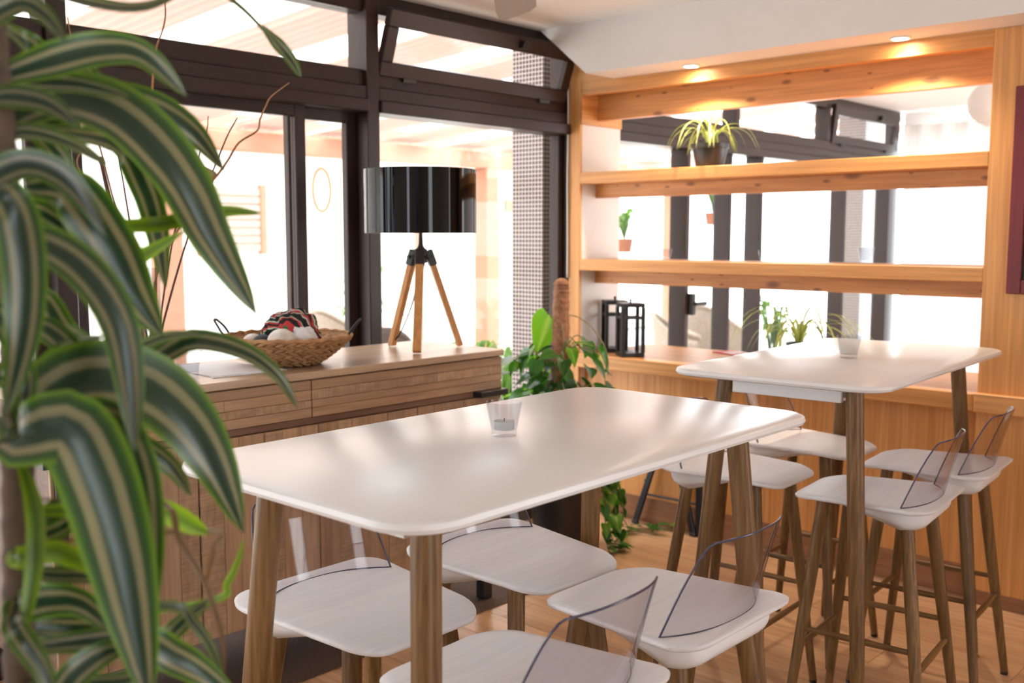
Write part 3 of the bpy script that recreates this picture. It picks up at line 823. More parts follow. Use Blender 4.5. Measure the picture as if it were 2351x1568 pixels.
# brown felt rug running along the sideboard
mb = MB()
def rug_fn(u, v):
    x = -0.3+3.78*u; y = 2.84+0.72*v
    e = min(v, 1-v)*0.72
    return (x, y, FZ+0.003+0.010*min(1.0, (e/0.02))**0.5+0.0015*noise.noise(Vector((x*30, y*30, 0))))
mb.grid(rug_fn, 120, 30)
tag(mb.build('rug', M['rug'], None, True), 'dark brown felt rug on the floor along the sideboard', 'rug')

# ---- tripod lamp
LX, LY = 2.845, 3.150
lp = thing('tripod_lamp', 'table lamp with glossy black drum shade on wooden tripod', 'lamp', (LX, LY, SH))
hz = 1.41-SH
for fx, fy in ((2.692, 3.010), (2.803, 3.292), (2.990, 3.068)):
    d = Vector((fx-LX, fy-LY, 0)); dn = d.normalized()
    top = dn*0.035+Vector((0, 0, hz+0.005)); bot = Vector((d.x, d.y, 0.002))
    MB().bar(top, bot+Vector((0, 0, 0.004)), 0.034, 0.024, 0.002, up=dn).build('leg', M['lampwood'], lp)
    MB().bar(dn*0.030+Vector((0, 0, hz+0.022)), dn*0.052+Vector((0, 0, hz-0.040)), 0.040, 0.032, 0.003, up=dn).build('leg_clamp', M['black'], lp)
    kb = dn*0.045+Vector((0, 0, hz-0.005)); tn = Vector((-dn.y, dn.x, 0))
    MB().tube([kb-tn*0.03, kb+tn*0.03], 0.007, 10).build('wing_screw', M['black'], lp)
    e = top.lerp(bot, 0.66)
    MB().tube([Vector((0, 0, e.z+0.002)), e], 0.0018, 6).build('spreader_wire', M['chrome'], lp)
    MB().box(e+dn*0.002, (0.014, 0.014, 0.014), 0.002).build('spreader_clip', M['black'], lp)
MB().lathe([(0.0, hz-0.03), (0.026, hz-0.03), (0.026, hz+0.026), (0.016, hz+0.032), (0.010, hz+0.045), (0.0075, hz+0.10), (0.0075, hz+0.19), (0.0, hz+0.19)], 20).build('hub', M['black'], lp, 40)
z0, z1, rs_ = 1.503-SH, 1.762-SH, 0.232
shd = MB().lathe([(rs_-0.003, z0), (rs_, z0), (rs_, z1), (rs_-0.003, z1)], 96).build('shade', M['shade'], lp, 40)
MB().lathe([(rs_-0.003, z1), (rs_-0.0032, z0)], 96).build('shade_lining', M['shade_in'], shd, True)
sp_ = MB()
for k in range(3):
    a = k*2*math.pi/3
    sp_.tube([(0.01*math.cos(a), 0.01*math.sin(a), z0+0.03), ((rs_-0.004)*math.cos(a), (rs_-0.004)*math.sin(a), z0+0.03)], 0.002, 6)
sp_.build('shade_ring', M['black'], shd)
MB().lathe([(0.0, z0+0.05), (0.016, z0+0.055), (0.03, z0+0.10), (0.022, z0+0.135), (0.0, z0+0.14)], 16).build('bulb', M['wax'], lp, True)
cd = [(0.0, 0.01, hz-0.03), (0.0, 0.05, 0.20), (-0.03, 0.10, 0.06), (-0.04, 0.16, 0.006), (0.02, 0.22, 0.004)]
MB().tube(catmull(cd, 24), 0.003, 8).build('power_cord', M['black'], lp, True)

# ---- wicker basket and its contents
BX, BY, BH = 2.155, 3.115, 0.103
bs = thing('basket', 'round woven basket with black cord handles on sideboard', 'basket', (BX, BY, SH+0.001), R(-47))
def brad(q): return 0.105+0.125*q**0.75
mb = MB(); nrow = 8
for i in range(nrow):
    q = (i+0.5)/nrow; r = brad(q); z = 0.006+q*(BH-0.010)
    cnt = int(2*math.pi*r/0.034)
    for k in range(cnt):
        a = 2*math.pi*(k+0.5*(i % 2))/cnt
        tilt = R(24 if i % 2 else -24)
        c = Vector((r*math.cos(a), r*math.sin(a), z))
        tg = Vector((-math.sin(a), math.cos(a), 0)); up = Vector((0.55*math.cos(a), 0.55*math.sin(a), 0.83))
        d1 = tg*math.cos(tilt)+up*math.sin(tilt); nn = tg.cross(up).normalized(); d2 = nn.cross(d1)
        V = []; F = []; nl, ns = 5, 7
        for li in range(nl+1):
            t_ = li/nl; rr2 = math.sin(math.pi*(0.06+0.88*t_))**0.7
            for sj in range(ns):
                w_ = 2*math.pi*sj/ns
                V.append(c+d1*(0.026*(2*t_-1))+(d2*math.cos(w_)*0.0085+nn*math.sin(w_)*0.0075)*rr2)
        for li in range(nl):
            for sj in range(ns): F.append((li*ns+sj, li*ns+(sj+1) % ns, (li+1)*ns+(sj+1) % ns, (li+1)*ns+sj))
        mb.add(V, F)
mb.build('woven_wall', M['raffia'], bs, True)
MB().lathe([(0.0, 0.004), (0.10, 0.004)]+[(brad(i/8)-0.006, 0.006+i/8*(BH-0.008)) for i in range(9)], 48).build('inner_wall', M['raffia'], bs, True)
rp = []
for k in range(96):
    a = 2*math.pi*k/96
    rp.append((0.230*math.cos(a), 0.230*math.sin(a), BH+0.002*math.sin(a*24)))
MB().tube(rp+[rp[0]], [0.0075+0.0012*math.sin(k*1.9) for k in range(97)], 8, False).build('rim', M['raffia'], bs, True)
for s in (-1, 1):
    hp = [(s*0.222, -0.04, BH-0.004), (s*0.242, -0.036, BH+0.03), (s*0.262, -0.018, BH+0.055), (s*0.265, 0.0, BH+0.060), (s*0.262, 0.018, BH+0.055), (s*0.242, 0.036, BH+0.03), (s*0.222, 0.04, BH-0.004)]
    hp = [(y_*1.0 if False else x_, y_, z_) for x_, y_, z_ in hp]
    MB().tube(catmull(hp, 24), 0.0045, 8).build('handle', M['rope'], bs, True)

m_, t_, o_ = nt('striped_scarf')
vec = objcoord(t_, (1, 1, 1), False)
wv = t_.nodes.new('ShaderNodeTexWave'); wv.wave_type = 'BANDS'; wv.bands_direction = 'DIAGONAL'
wv.inputs['Scale'].default_value = 5.5; wv.inputs['Distortion'].default_value = 7.0; wv.inputs['Detail'].default_value = 1.0; wv.inputs['Detail Scale'].default_value = 1.2
t_.links.new(vec, wv.inputs['Vector'])
cr = t_.nodes.new('ShaderNodeValToRGB'); cr.color_ramp.interpolation = 'CONSTANT'
els = cr.color_ramp.elements
for i, (p_, c_) in enumerate([(0.0, (0.012, 0.011, 0.012)), (0.26, (0.02, 0.22, 0.09)), (0.36, (0.70, 0.66, 0.63)), (0.56, (0.02, 0.20, 0.08)), (0.64, (0.58, 0.045, 0.05)), (0.90, (0.013, 0.012, 0.012))]):
    e = els[i] if i < 2 else els.new(p_)
    e.position = p_; e.color = (*c_, 1)
t_.links.new(wv.outputs['Fac'], cr.inputs[0])
p_ = prin(t_, (0.5, 0.1, 0.1), 0.85); t_.links.new(cr.outputs[0], p_.inputs['Base Color']); t_.links.new(p_.outputs[0], o_.inputs[0])
M['scarf'] = m_
def scarf_fn(u, v):
    th = 2*math.pi*u; ph = math.pi*(0.02+0.62*v)
    d = Vector((math.sin(ph)*math.cos(th), math.sin(ph)*math.sin(th), math.cos(ph)))
    n1 = noise.noise(d*1.9+Vector((3, 1, 7))); n2 = 1-abs(noise.noise(d*3.6+Vector((9, 2, 1))))*2
    r = 1.0+0.16*n1+0.13*n2
    return (d.x*0.105*r, d.y*0.095*r, 0.018+d.z*0.098*r)
sc_ = MB().grid(scarf_fn, 72, 40).build('scarf', M['scarf'], None, True)
sc_.location = (BX+0.01, BY-0.005, SH+0.075)
tag(sc_, 'crumpled red green black and white striped scarf in basket', 'scarf')
def ball(c, r, mat, label, sq=0.9, cat='ball', name='decor_ball', nz=0.02):
    def fn(u, v):
        th = 2*math.pi*u; ph = math.pi*v
        d = Vector((math.sin(ph)*math.cos(th), math.sin(ph)*math.sin(th), math.cos(ph)))
        k = r*(1+nz*noise.noise(d*3+Vector(c)*9))
        return (d.x*k, d.y*k, d.z*k*sq)
    o = MB().grid(fn, 32, 16).build(name, mat, None, True)
    o.location = c
    return tag(o, label, cat)
def rel(dr, df, z):   # offset from basket centre: to the right / towards the viewer
    rt = Vector((0.679, -0.734)); tw = Vector((-0.734, -0.679))
    p = Vector((BX, BY))+rt*dr+tw*df
    return (p.x, p.y, SH+z)
ball(rel(0.005, 0.125, 0.098), 0.050, M['ball'], 'large chalky white ball at the front of the basket', 0.85)
ball(rel(-0.115, 0.055, 0.088), 0.036, M['ball'], 'small chalky white ball at the left inside the basket', 0.8)
ball(rel(-0.070, 0.085, 0.092), 0.036, M['navy'], 'small navy felt ball beside the scarf in the basket', 0.7)
ball(rel(0.078, 0.095, 0.100), 0.044, M['linen'], 'crumpled white linen cloth in the basket beside the scarf', 0.9, 'cloth', 'linen_cloth', 0.5)

# ---- glasses
def votive(loc, label, candle=False, k=1.0, group='small glass candle holders'):
    g = thing('glass_votive', label, 'glass', loc, 0, group)
    H = 0.075*k
    pr = [(0.0, 0.001), (0.0265*k, 0.001), (0.0285*k, 0.004), (0.0275*k, 0.010), (0.0405*k, H), (0.0385*k, H+0.001), (0.0265*k, 0.014), (0.0, 0.013)]
    MB().lathe(pr, 40).build('tumbler', M['tumbler'], g, 50)
    if candle:
        MB().lathe([(0.0, 0.0145), (0.021, 0.0145), (0.021, 0.031), (0.018, 0.030), (0.0, 0.0295)], 28).build('tealight', M['wax'], g, 40)
        MB().tube([(0, 0, 0.029), (0.001, 0, 0.037)], 0.0009, 6).build('wick', M['black'], g)
    return g
votive((1.484, 1.395, TZ), 'small clear glass with white tealight on the near table', True, 0.93)
votive((3.237, 1.459, TZ), 'small clear empty glass on the far table', False, 1.0)
votive((4.700, 2.051, 1.364), 'small clear glass on the lower pine shelf, rightmost of three', False, 0.98)
votive((4.700, 2.590, 1.364), 'small clear glass on the lower pine shelf, middle of three', False, 0.75)
votive((4.700, 3.185, 1.364), 'small clear glass on the lower pine shelf, leftmost of three', False, 0.75)

# ---- lanterns on the counter
def lantern(loc, rz, label):
    g = thing('lantern', label, 'lantern', loc, rz, 'black metal lanterns')
    a, H = 0.058, 0.295
    MB().box((0, 0, 0.012), (0.128, 0.128, 0.024), 0.002).build('base', M['black'], g)
    for sx in (-1, 1):
        for sy in (-1, 1):
            MB().box((sx*(a-0.002), sy*(a-0.002), 0.024+(H-0.05)/2), (0.019, 0.019, H-0.05), 0.001).build('corner_post', M['black'], g)
    for z in (0.212,):
        for s in (-1, 1):
            MB().box((0, s*(a-0.002), z), (2*a-0.015, 0.013, 0.013)).build('crossbar', M['black'], g)
            MB().box((s*(a-0.002), 0, z), (0.013, 2*a-0.015, 0.013)).build('crossbar', M['black'], g)
    for s in (-1, 1):
        MB().box((0, s*(a-0.004), 0.115), (2*a-0.014, 0.002, 0.18)).build('pane', M['tumbler'], g)
        MB().box((s*(a-0.004), 0, 0.115), (0.002, 2*a-0.014, 0.18)).build('pane', M['tumbler'], g)
    MB().box((0, 0, H-0.014), (0.128, 0.128, 0.022), 0.002).build('roof', M['black'], g)
    MB().lathe([(0.0, H-0.004), (0.006, H-0.004), (0.005, H+0.006), (0.009, H+0.012), (0.007, H+0.018), (0.0, H+0.019)], 14).build('knob', M['black'], g, True)
    return g
lantern((4.465, 3.255, 0.84), R(-38), 'black metal lantern on pine counter, nearer of the two')
lantern((4.590, 3.455, 0.84), R(-42), 'black metal lantern on pine counter, standing behind the other')

# ---- chalkboard, fan, downlights, cable
cb_ = thing('chalkboard', 'chalkboard in a dark red wooden frame on pine panel', 'chalkboard', (4.388, 0.95, 1.672))
hwid, hh, fw = 0.366, 0.412, 0.055
MB().bb(-0.014, -0.001, -hwid+fw, hwid-fw, -hh+fw, hh-fw).build('slate', M['slate'], cb_)
for s in (-1, 1):
    MB().bb(-0.026, -0.001, s*hwid-(fw if s > 0 else 0), s*hwid+(0 if s > 0 else fw), -hh, hh, 0.003).build('frame_rail', M['redframe'], cb_)
    MB().bb(-0.026, -0.001, -hwid+fw, hwid-fw, s*hh-(fw if s > 0 else 0), s*hh+(0 if s > 0 else fw), 0.003).build('frame_rail', M['redframe'], cb_)

fn = thing('ceiling_fan', 'ceiling fan with beige blades, one tip showing at top edge', 'fan', (2.06, 1.93, 0))
MB().lathe([(0.0, CEIL), (0.07, CEIL), (0.05, CEIL-0.04), (0.014, CEIL-0.05), (0.014, CEIL-0.18), (0.09, CEIL-0.20), (0.10, CEIL-0.29), (0.06, CEIL-0.33), (0.0, CEIL-0.335)], 28).build('motor', M['white_metal'], fn, 40)
a0 = math.atan2(2.36-1.93, 2.58-2.06)
for k in range(4):
    a = a0+k*math.pi/2
    d = Vector((math.cos(a), math.sin(a), 0)); tn = Vector((-d.y, d.x, 0))
    zb = CEIL-0.345
    bl = MB(); P = []
    for q, w_ in ((0.16, 0.045), (0.30, 0.056), (0.52, 0.064), (0.635, 0.062), (0.672, 0.040), (0.68, 0.0)):
        P.append((q, w_))
    top = [d*q+tn*w_+Vector((0, 0, zb-0.02*w_/0.06)) for q, w_ in P]+[d*q-tn*w_+Vector((0, 0, zb+0.02*w_/0.06)) for q, w_ in reversed(P[:-1])]
    n = len(top)
    bl.add([tuple(v) for v in top]+[tuple(v-Vector((0, 0, 0.007))) for v in top],
           [tuple(range(n)), tuple(reversed(range(n, 2*n)))]+[(i, n+i, n+(i+1) % n, (i+1) % n) for i in range(n)])
    b_ = bl.build('blade', M['fan'], fn)
    MB().bar(d*0.08+Vector((0, 0, zb)), d*0.20+Vector((0, 0, zb)), 0.03, 0.008, 0.001).build('blade_arm', M['white_metal'], b_)

for yy, nm in ((2.798, 'nearer the windows'), (1.767, 'nearer the chalkboard')):
    g = thing('downlight', 'small lit recessed downlight in the soffit, '+nm, 'downlight', (4.313, yy, 2.323), 0, 'soffit downlights')
    MB().lathe([(0.034, -0.001), (0.046, -0.001), (0.045, -0.006), (0.034, -0.008), (0.034, -0.001)], 32).build('bezel', M['white_metal'], g, True)
    MB().disc((0, 0, -0.004), 0.034, 24, -1).build('lens', M['candle'], g)
    ld = bpy.data.lights.new('downlight_beam', 'SPOT'); ld.energy = 7.0; ld.color = (1.0, 0.80, 0.56); ld.spot_size = R(125); ld.spot_blend = 0.7; ld.shadow_soft_size = 0.03
    lo = bpy.data.objects.new('downlight_beam', ld); col.objects.link(lo); lo.parent = g; lo.location = (0, 0, -0.015)
    lo.rotation_euler = (0, R(-6), 0)

tag(MB().tube(catmull([(4.372, 3.628, 2.40), (4.378, 3.63, 2.1), (4.374, 3.63, 1.8), (4.380, 3.632, 1.5), (4.378, 3.63, 1.26)], 30), 0.0045, 8).build('wall_cable', M['cable'], None, True), 'thin white cable running down beside the pine post', 'cable')

# ---- folded black stool leaning under the counter
bk = thing('folded_stool', 'black steel folding stool leaning folded against the pine panel', 'stool', (4.40, 2.98, FZ))
def fb_(p, q, nm='leg', w_=0.034, h_=0.018):
    p = Vector(p); q = Vector(q)
    o = MB().bar(p, q, h_, w_, 0.003, up=(0, 1, 0)).build(nm, M['dark_metal'], bk)
    return o
for p, q in (((-0.01, 0.170, 0.012), (0.025, -0.030, 0.66)), ((0.012, -0.215, 0.012), (0.022, -0.205, 0.66)), ((0.0, -0.19, 0.012), (0.026, 0.010, 0.66))):
    lg = fb_(p, q)
    MB().box(Vector(p)+Vector((0, 0, -0.003)), (0.022, 0.038, 0.018), 0.003).build('foot_cap', M['black'], lg)
fb_((0.004, 0.120, 0.17), (0.014, -0.205, 0.17), 'stretcher', 0.016, 0.010)
MB().tube([(0.0, 0.115, 0.245), (0.02, 0.115, 0.245)], 0.009, 10).build('rivet', M['chrome'], bk)
MB().bb(0.012, 0.034, -0.215, 0.05, 0.640, 0.675, 0.006).build('seat', M['dark_metal'], bk)

# ================================================================ PLANTS
def ribbon(pts, width, n=16, nv=4, fold=0.25, hint=(-0.35, -0.82, 0.45), roll=0.0, prof=None, wav=0.0):
    C_ = catmull(pts, n)
    h0 = Vector(hint).normalized()
    mb = MB(); V = []; U = []; F = []
    for i in range(n+1):
        t = i/n
        tg = (C_[min(i+1, n)]-C_[max(i-1, 0)]).normalized()
        side = tg.cross(h0)
        if side.length < 0.15: side = tg.cross(Vector((0.3, -0.8, 0.2)))
        side.normalize()
        if roll: side = Matrix.Rotation(R(roll), 3, tg) @ side
        nn = side.cross(tg).normalized()
        w = width/2*(prof(t) if prof else 1)
        for j in range(nv+1):
            s = 2*j/nv-1
            V.append(C_[i]+side*(s*w)+nn*(abs(s)*w*fold+wav*w*math.sin(t*9+s*2)*abs(s)))
            U.append((t, j/nv))
    for i in range(n):
        for j in range(nv):
            a = i*(nv+1)+j
            F.append((a, a+1, a+nv+2, a+nv+1))
    mb.add(V, F, U)
    return mb
def strap(t): return max(0.02, (0.30+0.70*min(1.0, t/0.30)**0.8)*max(0.0, 1-max(0.0, (t-0.50)/0.50)**2.0)**0.8)

DRACAENA_LEAVES=[
 ([(0.373, 1.019, 1.632), (0.421, 1.008, 1.653), (0.474, 0.992, 1.672), (0.516, 0.985, 1.671), (0.556, 0.974, 1.634)],0.0365,10,0),
 ([(0.383, 1.036, 1.652), (0.417, 1.032, 1.641), (0.462, 1.017, 1.64), (0.508, 1.0, 1.631)],0.0258,0,0),
 ([(0.401, 1.107, 1.738), (0.448, 1.096, 1.749), (0.501, 1.074, 1.734), (0.551, 1.058, 1.734), (0.6, 1.048, 1.758)],0.0285,-20,0),
 ([(0.36, 0.977, 1.676), (0.386, 0.964, 1.698), (0.405, 0.955, 1.69), (0.421, 0.947, 1.667)],0.0217,15,0),
 ([(0.583, 1.136, 1.804), (0.65, 1.11, 1.792), (0.699, 1.101, 1.769), (0.739, 1.102, 1.742), (0.773, 1.109, 1.72)],0.0084,0,0),
 ([(0.755, 1.134, 1.756), (0.773, 1.124, 1.733), (0.788, 1.118, 1.715), (0.8, 1.114, 1.695)],0.0191,0,0),
 ([(0.382, 1.029, 1.59), (0.443, 1.034, 1.622), (0.507, 1.029, 1.613), (0.566, 1.023, 1.557), (0.613, 1.027, 1.481), (0.665, 1.024, 1.399)],0.0763,-10,0),
 ([(0.428, 1.083, 1.61), (0.498, 1.076, 1.634), (0.563, 1.069, 1.632), (0.616, 1.071, 1.61), (0.662, 1.079, 1.567)],0.0409,25,0),
 ([(0.365, 1.0, 1.614), (0.389, 0.991, 1.618), (0.415, 0.979, 1.613), (0.438, 0.968, 1.594)],0.0244,10,0),
 ([(0.371, 1.012, 1.576), (0.406, 1.01, 1.588), (0.444, 1.002, 1.58), (0.48, 0.995, 1.56)],0.0232,-15,0),
 ([(0.359, 0.994, 1.538), (0.392, 0.987, 1.556), (0.421, 0.98, 1.549), (0.444, 0.977, 1.526), (0.465, 0.974, 1.489)],0.0298,10,0),
 ([(0.385, 1.05, 1.508), (0.415, 1.041, 1.517), (0.444, 1.029, 1.5), (0.463, 1.025, 1.469)],0.0261,0,0),
 ([(0.345, 0.924, 1.483), (0.371, 0.906, 1.483), (0.398, 0.884, 1.46), (0.419, 0.865, 1.414), (0.425, 0.858, 1.351), (0.427, 0.858, 1.296)],0.0385,-5,0),
 ([(0.407, 1.018, 1.537), (0.446, 1.011, 1.534), (0.48, 1.002, 1.482), (0.505, 1.001, 1.428), (0.533, 0.999, 1.384)],0.0531,15,0),
 ([(0.333, 0.894, 1.53), (0.344, 0.884, 1.505), (0.347, 0.879, 1.454), (0.342, 0.882, 1.395), (0.33, 0.893, 1.336)],0.0366,0,0),
 ([(0.453, 1.012, 1.482), (0.485, 1.015, 1.457), (0.521, 1.02, 1.468), (0.571, 1.013, 1.496)],0.0219,30,1),
 ([(0.533, 1.094, 1.591), (0.564, 1.088, 1.545), (0.582, 1.094, 1.491), (0.595, 1.104, 1.429)],0.0327,5,0),
 ([(0.54, 1.073, 1.501), (0.597, 1.063, 1.508), (0.65, 1.058, 1.519), (0.698, 1.058, 1.517)],0.0171,20,1),
 ([(0.517, 1.012, 1.357), (0.57, 1.005, 1.375), (0.626, 0.99, 1.359), (0.669, 0.987, 1.326), (0.7, 0.994, 1.285)],0.0304,-20,0),
 ([(0.37, 0.95, 1.324), (0.418, 0.946, 1.351), (0.468, 0.934, 1.345), (0.509, 0.927, 1.312), (0.544, 0.924, 1.258), (0.576, 0.921, 1.176)],0.0768,-5,0),
 ([(0.346, 0.91, 1.312), (0.379, 0.888, 1.32), (0.397, 0.876, 1.282), (0.41, 0.863, 1.21), (0.419, 0.855, 1.136), (0.427, 0.848, 1.061)],0.0683,0,0),
 ([(0.362, 0.931, 1.311), (0.414, 0.887, 1.326), (0.433, 0.87, 1.285), (0.438, 0.865, 1.219), (0.435, 0.868, 1.145), (0.425, 0.878, 1.078)],0.038,10,0),
 ([(0.375, 0.994, 1.318), (0.401, 1.005, 1.351), (0.434, 1.008, 1.379), (0.472, 1.003, 1.389)],0.018,10,0),
 ([(0.37, 0.972, 1.304), (0.396, 0.983, 1.333), (0.43, 0.983, 1.351), (0.47, 0.974, 1.356)],0.019,-10,0),
 ([(0.342, 0.939, 1.301), (0.368, 0.935, 1.326), (0.401, 0.921, 1.327), (0.438, 0.897, 1.296)],0.0103,0,0),
 ([(0.379, 1.021, 1.271), (0.419, 1.013, 1.292), (0.467, 0.992, 1.292), (0.515, 0.968, 1.256), (0.541, 0.964, 1.215)],0.0267,20,0),
 ([(0.361, 0.964, 1.191), (0.39, 0.955, 1.193), (0.415, 0.947, 1.178), (0.44, 0.938, 1.154)],0.0229,30,1),
 ([(0.37, 0.978, 1.173), (0.396, 0.973, 1.163), (0.426, 0.965, 1.156), (0.454, 0.959, 1.141)],0.017,-10,0),
 ([(0.38, 0.998, 1.21), (0.405, 0.998, 1.217), (0.43, 0.997, 1.226), (0.457, 0.995, 1.235)],0.0208,0,0),
 ([(0.385, 1.015, 1.192), (0.413, 1.01, 1.195), (0.439, 1.009, 1.204), (0.466, 1.007, 1.21)],0.0198,10,0),
 ([(0.376, 0.987, 1.28), (0.378, 0.961, 1.23), (0.367, 0.946, 1.173), (0.35, 0.939, 1.117)],0.0171,0,1),
 ([(0.358, 0.961, 1.142), (0.383, 0.955, 1.145), (0.412, 0.944, 1.136), (0.44, 0.929, 1.099)],0.0333,-10,0),
 ([(0.375, 0.988, 1.113), (0.405, 0.98, 1.106), (0.438, 0.968, 1.096), (0.474, 0.95, 1.067)],0.026,10,0),
 ([(0.357, 0.899, 1.069), (0.382, 0.901, 1.089), (0.41, 0.898, 1.102), (0.44, 0.891, 1.103)],0.0282,0,0),
 ([(0.448, 0.926, 1.055), (0.484, 0.933, 1.078), (0.518, 0.941, 1.094), (0.557, 0.944, 1.108)],0.0215,10,0),
 ([(0.443, 0.913, 1.101), (0.481, 0.901, 1.074), (0.512, 0.898, 1.047), (0.549, 0.886, 1.006)],0.0349,-10,0),
 ([(0.493, 0.937, 1.115), (0.518, 0.928, 1.092), (0.537, 0.923, 1.055), (0.55, 0.922, 1.003)],0.0118,0,0),
 ([(0.477, 0.945, 1.217), (0.503, 0.941, 1.208), (0.526, 0.939, 1.192), (0.546, 0.94, 1.178)],0.0233,15,1),
 ([(0.474, 0.912, 1.233), (0.497, 0.913, 1.188), (0.522, 0.91, 1.138), (0.541, 0.912, 1.076), (0.55, 0.925, 1.022)],0.0062,0,2),
 ([(0.545, 0.943, 1.104), (0.567, 0.943, 1.118), (0.584, 0.948, 1.137), (0.599, 0.957, 1.158)],0.0076,0,1),
 ([(0.545, 0.942, 1.181), (0.551, 0.941, 1.161), (0.549, 0.948, 1.136), (0.548, 0.955, 1.118)],0.0074,0,2),
 ([(0.338, 0.919, 1.147), (0.345, 0.912, 1.126), (0.355, 0.902, 1.102), (0.362, 0.894, 1.069)],0.0215,0,0),
 ([(0.476, 0.994, 1.363), (0.512, 1.0, 1.377), (0.549, 1.003, 1.384), (0.586, 1.005, 1.381)],0.0139,0,0),
 ([(0.408, 1.03, 1.448), (0.427, 1.03, 1.421), (0.445, 1.032, 1.394), (0.473, 1.025, 1.379)],0.0264,0,0),
 ([(0.398, 1.021, 1.406), (0.421, 1.016, 1.396), (0.445, 1.006, 1.365), (0.457, 1.008, 1.323)],0.0261,0,0),
 ([(0.423, 1.091, 1.619), (0.445, 1.084, 1.598), (0.47, 1.073, 1.564), (0.477, 1.082, 1.528)],0.0227,0,0),
 ([(0.432, 1.064, 1.682), (0.456, 1.061, 1.663), (0.488, 1.052, 1.657), (0.515, 1.043, 1.628)],0.0269,20,0),
 ([(0.347, 0.965, 1.428), (0.358, 0.949, 1.405), (0.365, 0.934, 1.358), (0.356, 0.937, 1.307)],0.0235,0,0),
 ([(0.342, 0.961, 1.366), (0.36, 0.949, 1.357), (0.373, 0.938, 1.325), (0.38, 0.932, 1.284)],0.0198,0,0),
]
DRACAENA_STEM=[(0.371, 0.993, 1.034), (0.375, 1.0, 1.105), (0.38, 1.007, 1.19), (0.382, 1.005, 1.277), (0.387, 1.011, 1.34), (0.387, 1.011, 1.424), (0.387, 1.014, 1.528), (0.385, 1.018, 1.63), (0.391, 1.037, 1.713)]

_o = Vector((DRACAENA_STEM[0][0], DRACAENA_STEM[0][1], 0))
dr = thing('dracaena', 'tall dracaena with long cream striped leaves in left foreground', 'plant', _o)
stem_pts = [_o+Vector((0, 0, 0.25)), _o+Vector((0, 0, 0.62))]+[Vector(p) for p in DRACAENA_STEM]
C_ = catmull(stem_pts, 80)
rad = [0.0185*(1-0.35*i/80)*(1+0.07*math.sin(i*2.1)) for i in range(81)]
MB().tube([p-_o for p in C_], rad, 14).build('stem', M['trunk'], dr, True)
stem_l = C_
for P, w_, roll, ty in DRACAENA_LEAVES:
    P = [Vector(p) for p in P]
    near = min(stem_l, key=lambda q: (q-P[0]).length)
    if 0.03 < (near-P[0]).length < 0.25: P = [near]+P
    mat = (M['dracaena'], M['dracaena_lime'], M['dry'])[ty]
    ribbon([p-_o for p in P], w_, 22, 6, 0.22, roll=roll, prof=strap, wav=0.08).build('leaf', mat, dr, True)
MB().lathe([(0.0, FZ), (0.12, FZ), (0.165, 0.30), (0.175, 0.32), (0.160, 0.32), (0.150, 0.29), (0.0, 0.285)], 32).build('pot', M['pot_terra'], dr, 50)
MB().disc((0, 0, 0.29), 0.150, 28).build('soil', M['soil'], dr)

# ---- heart leaf used by the pothos
def heart(name, mat, curl=0.25, k=1.0):
    def pr(t): return math.sin(math.pi*min(1, (t+0.06)/1.06)**0.62)**0.85*(1-0.25*t)
    mb = MB(); V = []; U = []; F = []; n, nv = 9, 6
    for i in range(n+1):
        t = i/n; w_ = 0.40*pr(t)
        for j in range(nv+1):
            s = 2*j/nv-1
            V.append((s*w_, t-0.12*abs(s)**1.5*(1-t), 0.20*abs(s)*w_-curl*t*t)); U.append((t, j/nv))
    for i in range(n):
        for j in range(nv):
            a = i*(nv+1)+j; F.append((a, a+1, a+nv+2, a+nv+1))
    return mb.add(V, F, U).mesh(name, True, mat)
hl = heart('pothos_leaf', M['pothos']); hl2 = heart('pothos_young_leaf', M['pothos_light'], 0.35)
PX, PY = 3.76, 3.16
po = thing('pothos', 'potted pothos climbing a brown coir pole in the corner', 'plant', (PX, PY, 0))
MB().lathe([(0.0, FZ), (0.115, FZ), (0.150, 0.24), (0.158, 0.27), (0.146, 0.27), (0.138, 0.23), (0.0, 0.225)], 32).build('pot', M['pot_black'], po, 50)
MB().disc((0, 0, 0.235), 0.140, 24).build('soil', M['soil'], po)
pp = [(0, 0, 0.20), (0.01, 0.01, 0.55), (0.04, 0.03, 0.85), (0.07, 0.055, 1.10), (0.082, 0.062, 1.215), (0.084, 0.064, 1.245)]
Cp = catmull(pp, 70)
pr_ = [(0.048-0.010*i/70)*(1+0.035*math.sin(i*1.7)+0.03*math.sin(i*0.7)) for i in range(71)]
for q in (0.012, 0.022, 0.030, 0.036, 0.039):
    Cp.append(Vector((0.084, 0.064, 1.245+q))); pr_.append(0.041*math.sqrt(max(0.01, 1-(q/0.040)**2)))
MB().tube(Cp, pr_, 16).build('coir_pole', M['moss'], po, True)
random.seed(21)
def put_leaf(p, az, pitch, size, me=None, roll=0.0):
    o = link_mesh('leaf', me or hl, po, p, (R(pitch), R(roll), az-math.pi/2), (size, size, size))
    return o
for k in range(112):
    z = random.choice([random.uniform(0.58, 0.97), random.uniform(0.42, 0.9)])
    a = random.uniform(0, 2*math.pi)
    rr = random.uniform(0.05, 0.25)*(1.15-0.75*abs(z-0.68))
    p = (0.03+rr*math.cos(a), 0.02+rr*math.sin(a), z)
    put_leaf(p, a+random.uniform(-0.6, 0.6), random.uniform(-65, 10), random.uniform(0.085, 0.15), hl2 if random.random() < 0.18 else hl, random.uniform(-25, 25))
    if k % 2 == 0:
        MB().tube(catmull([(0.02, 0.015, z-0.10), (0.02+rr*0.5*math.cos(a), 0.015+rr*0.5*math.sin(a), z+0.03), p], 8), 0.003, 6).build('petiole', M['stem'], po, True)
put_leaf((0.03, 0.09, 1.10), R(215), -78, 0.21, hl2, -20)       # big young leaf in the window light
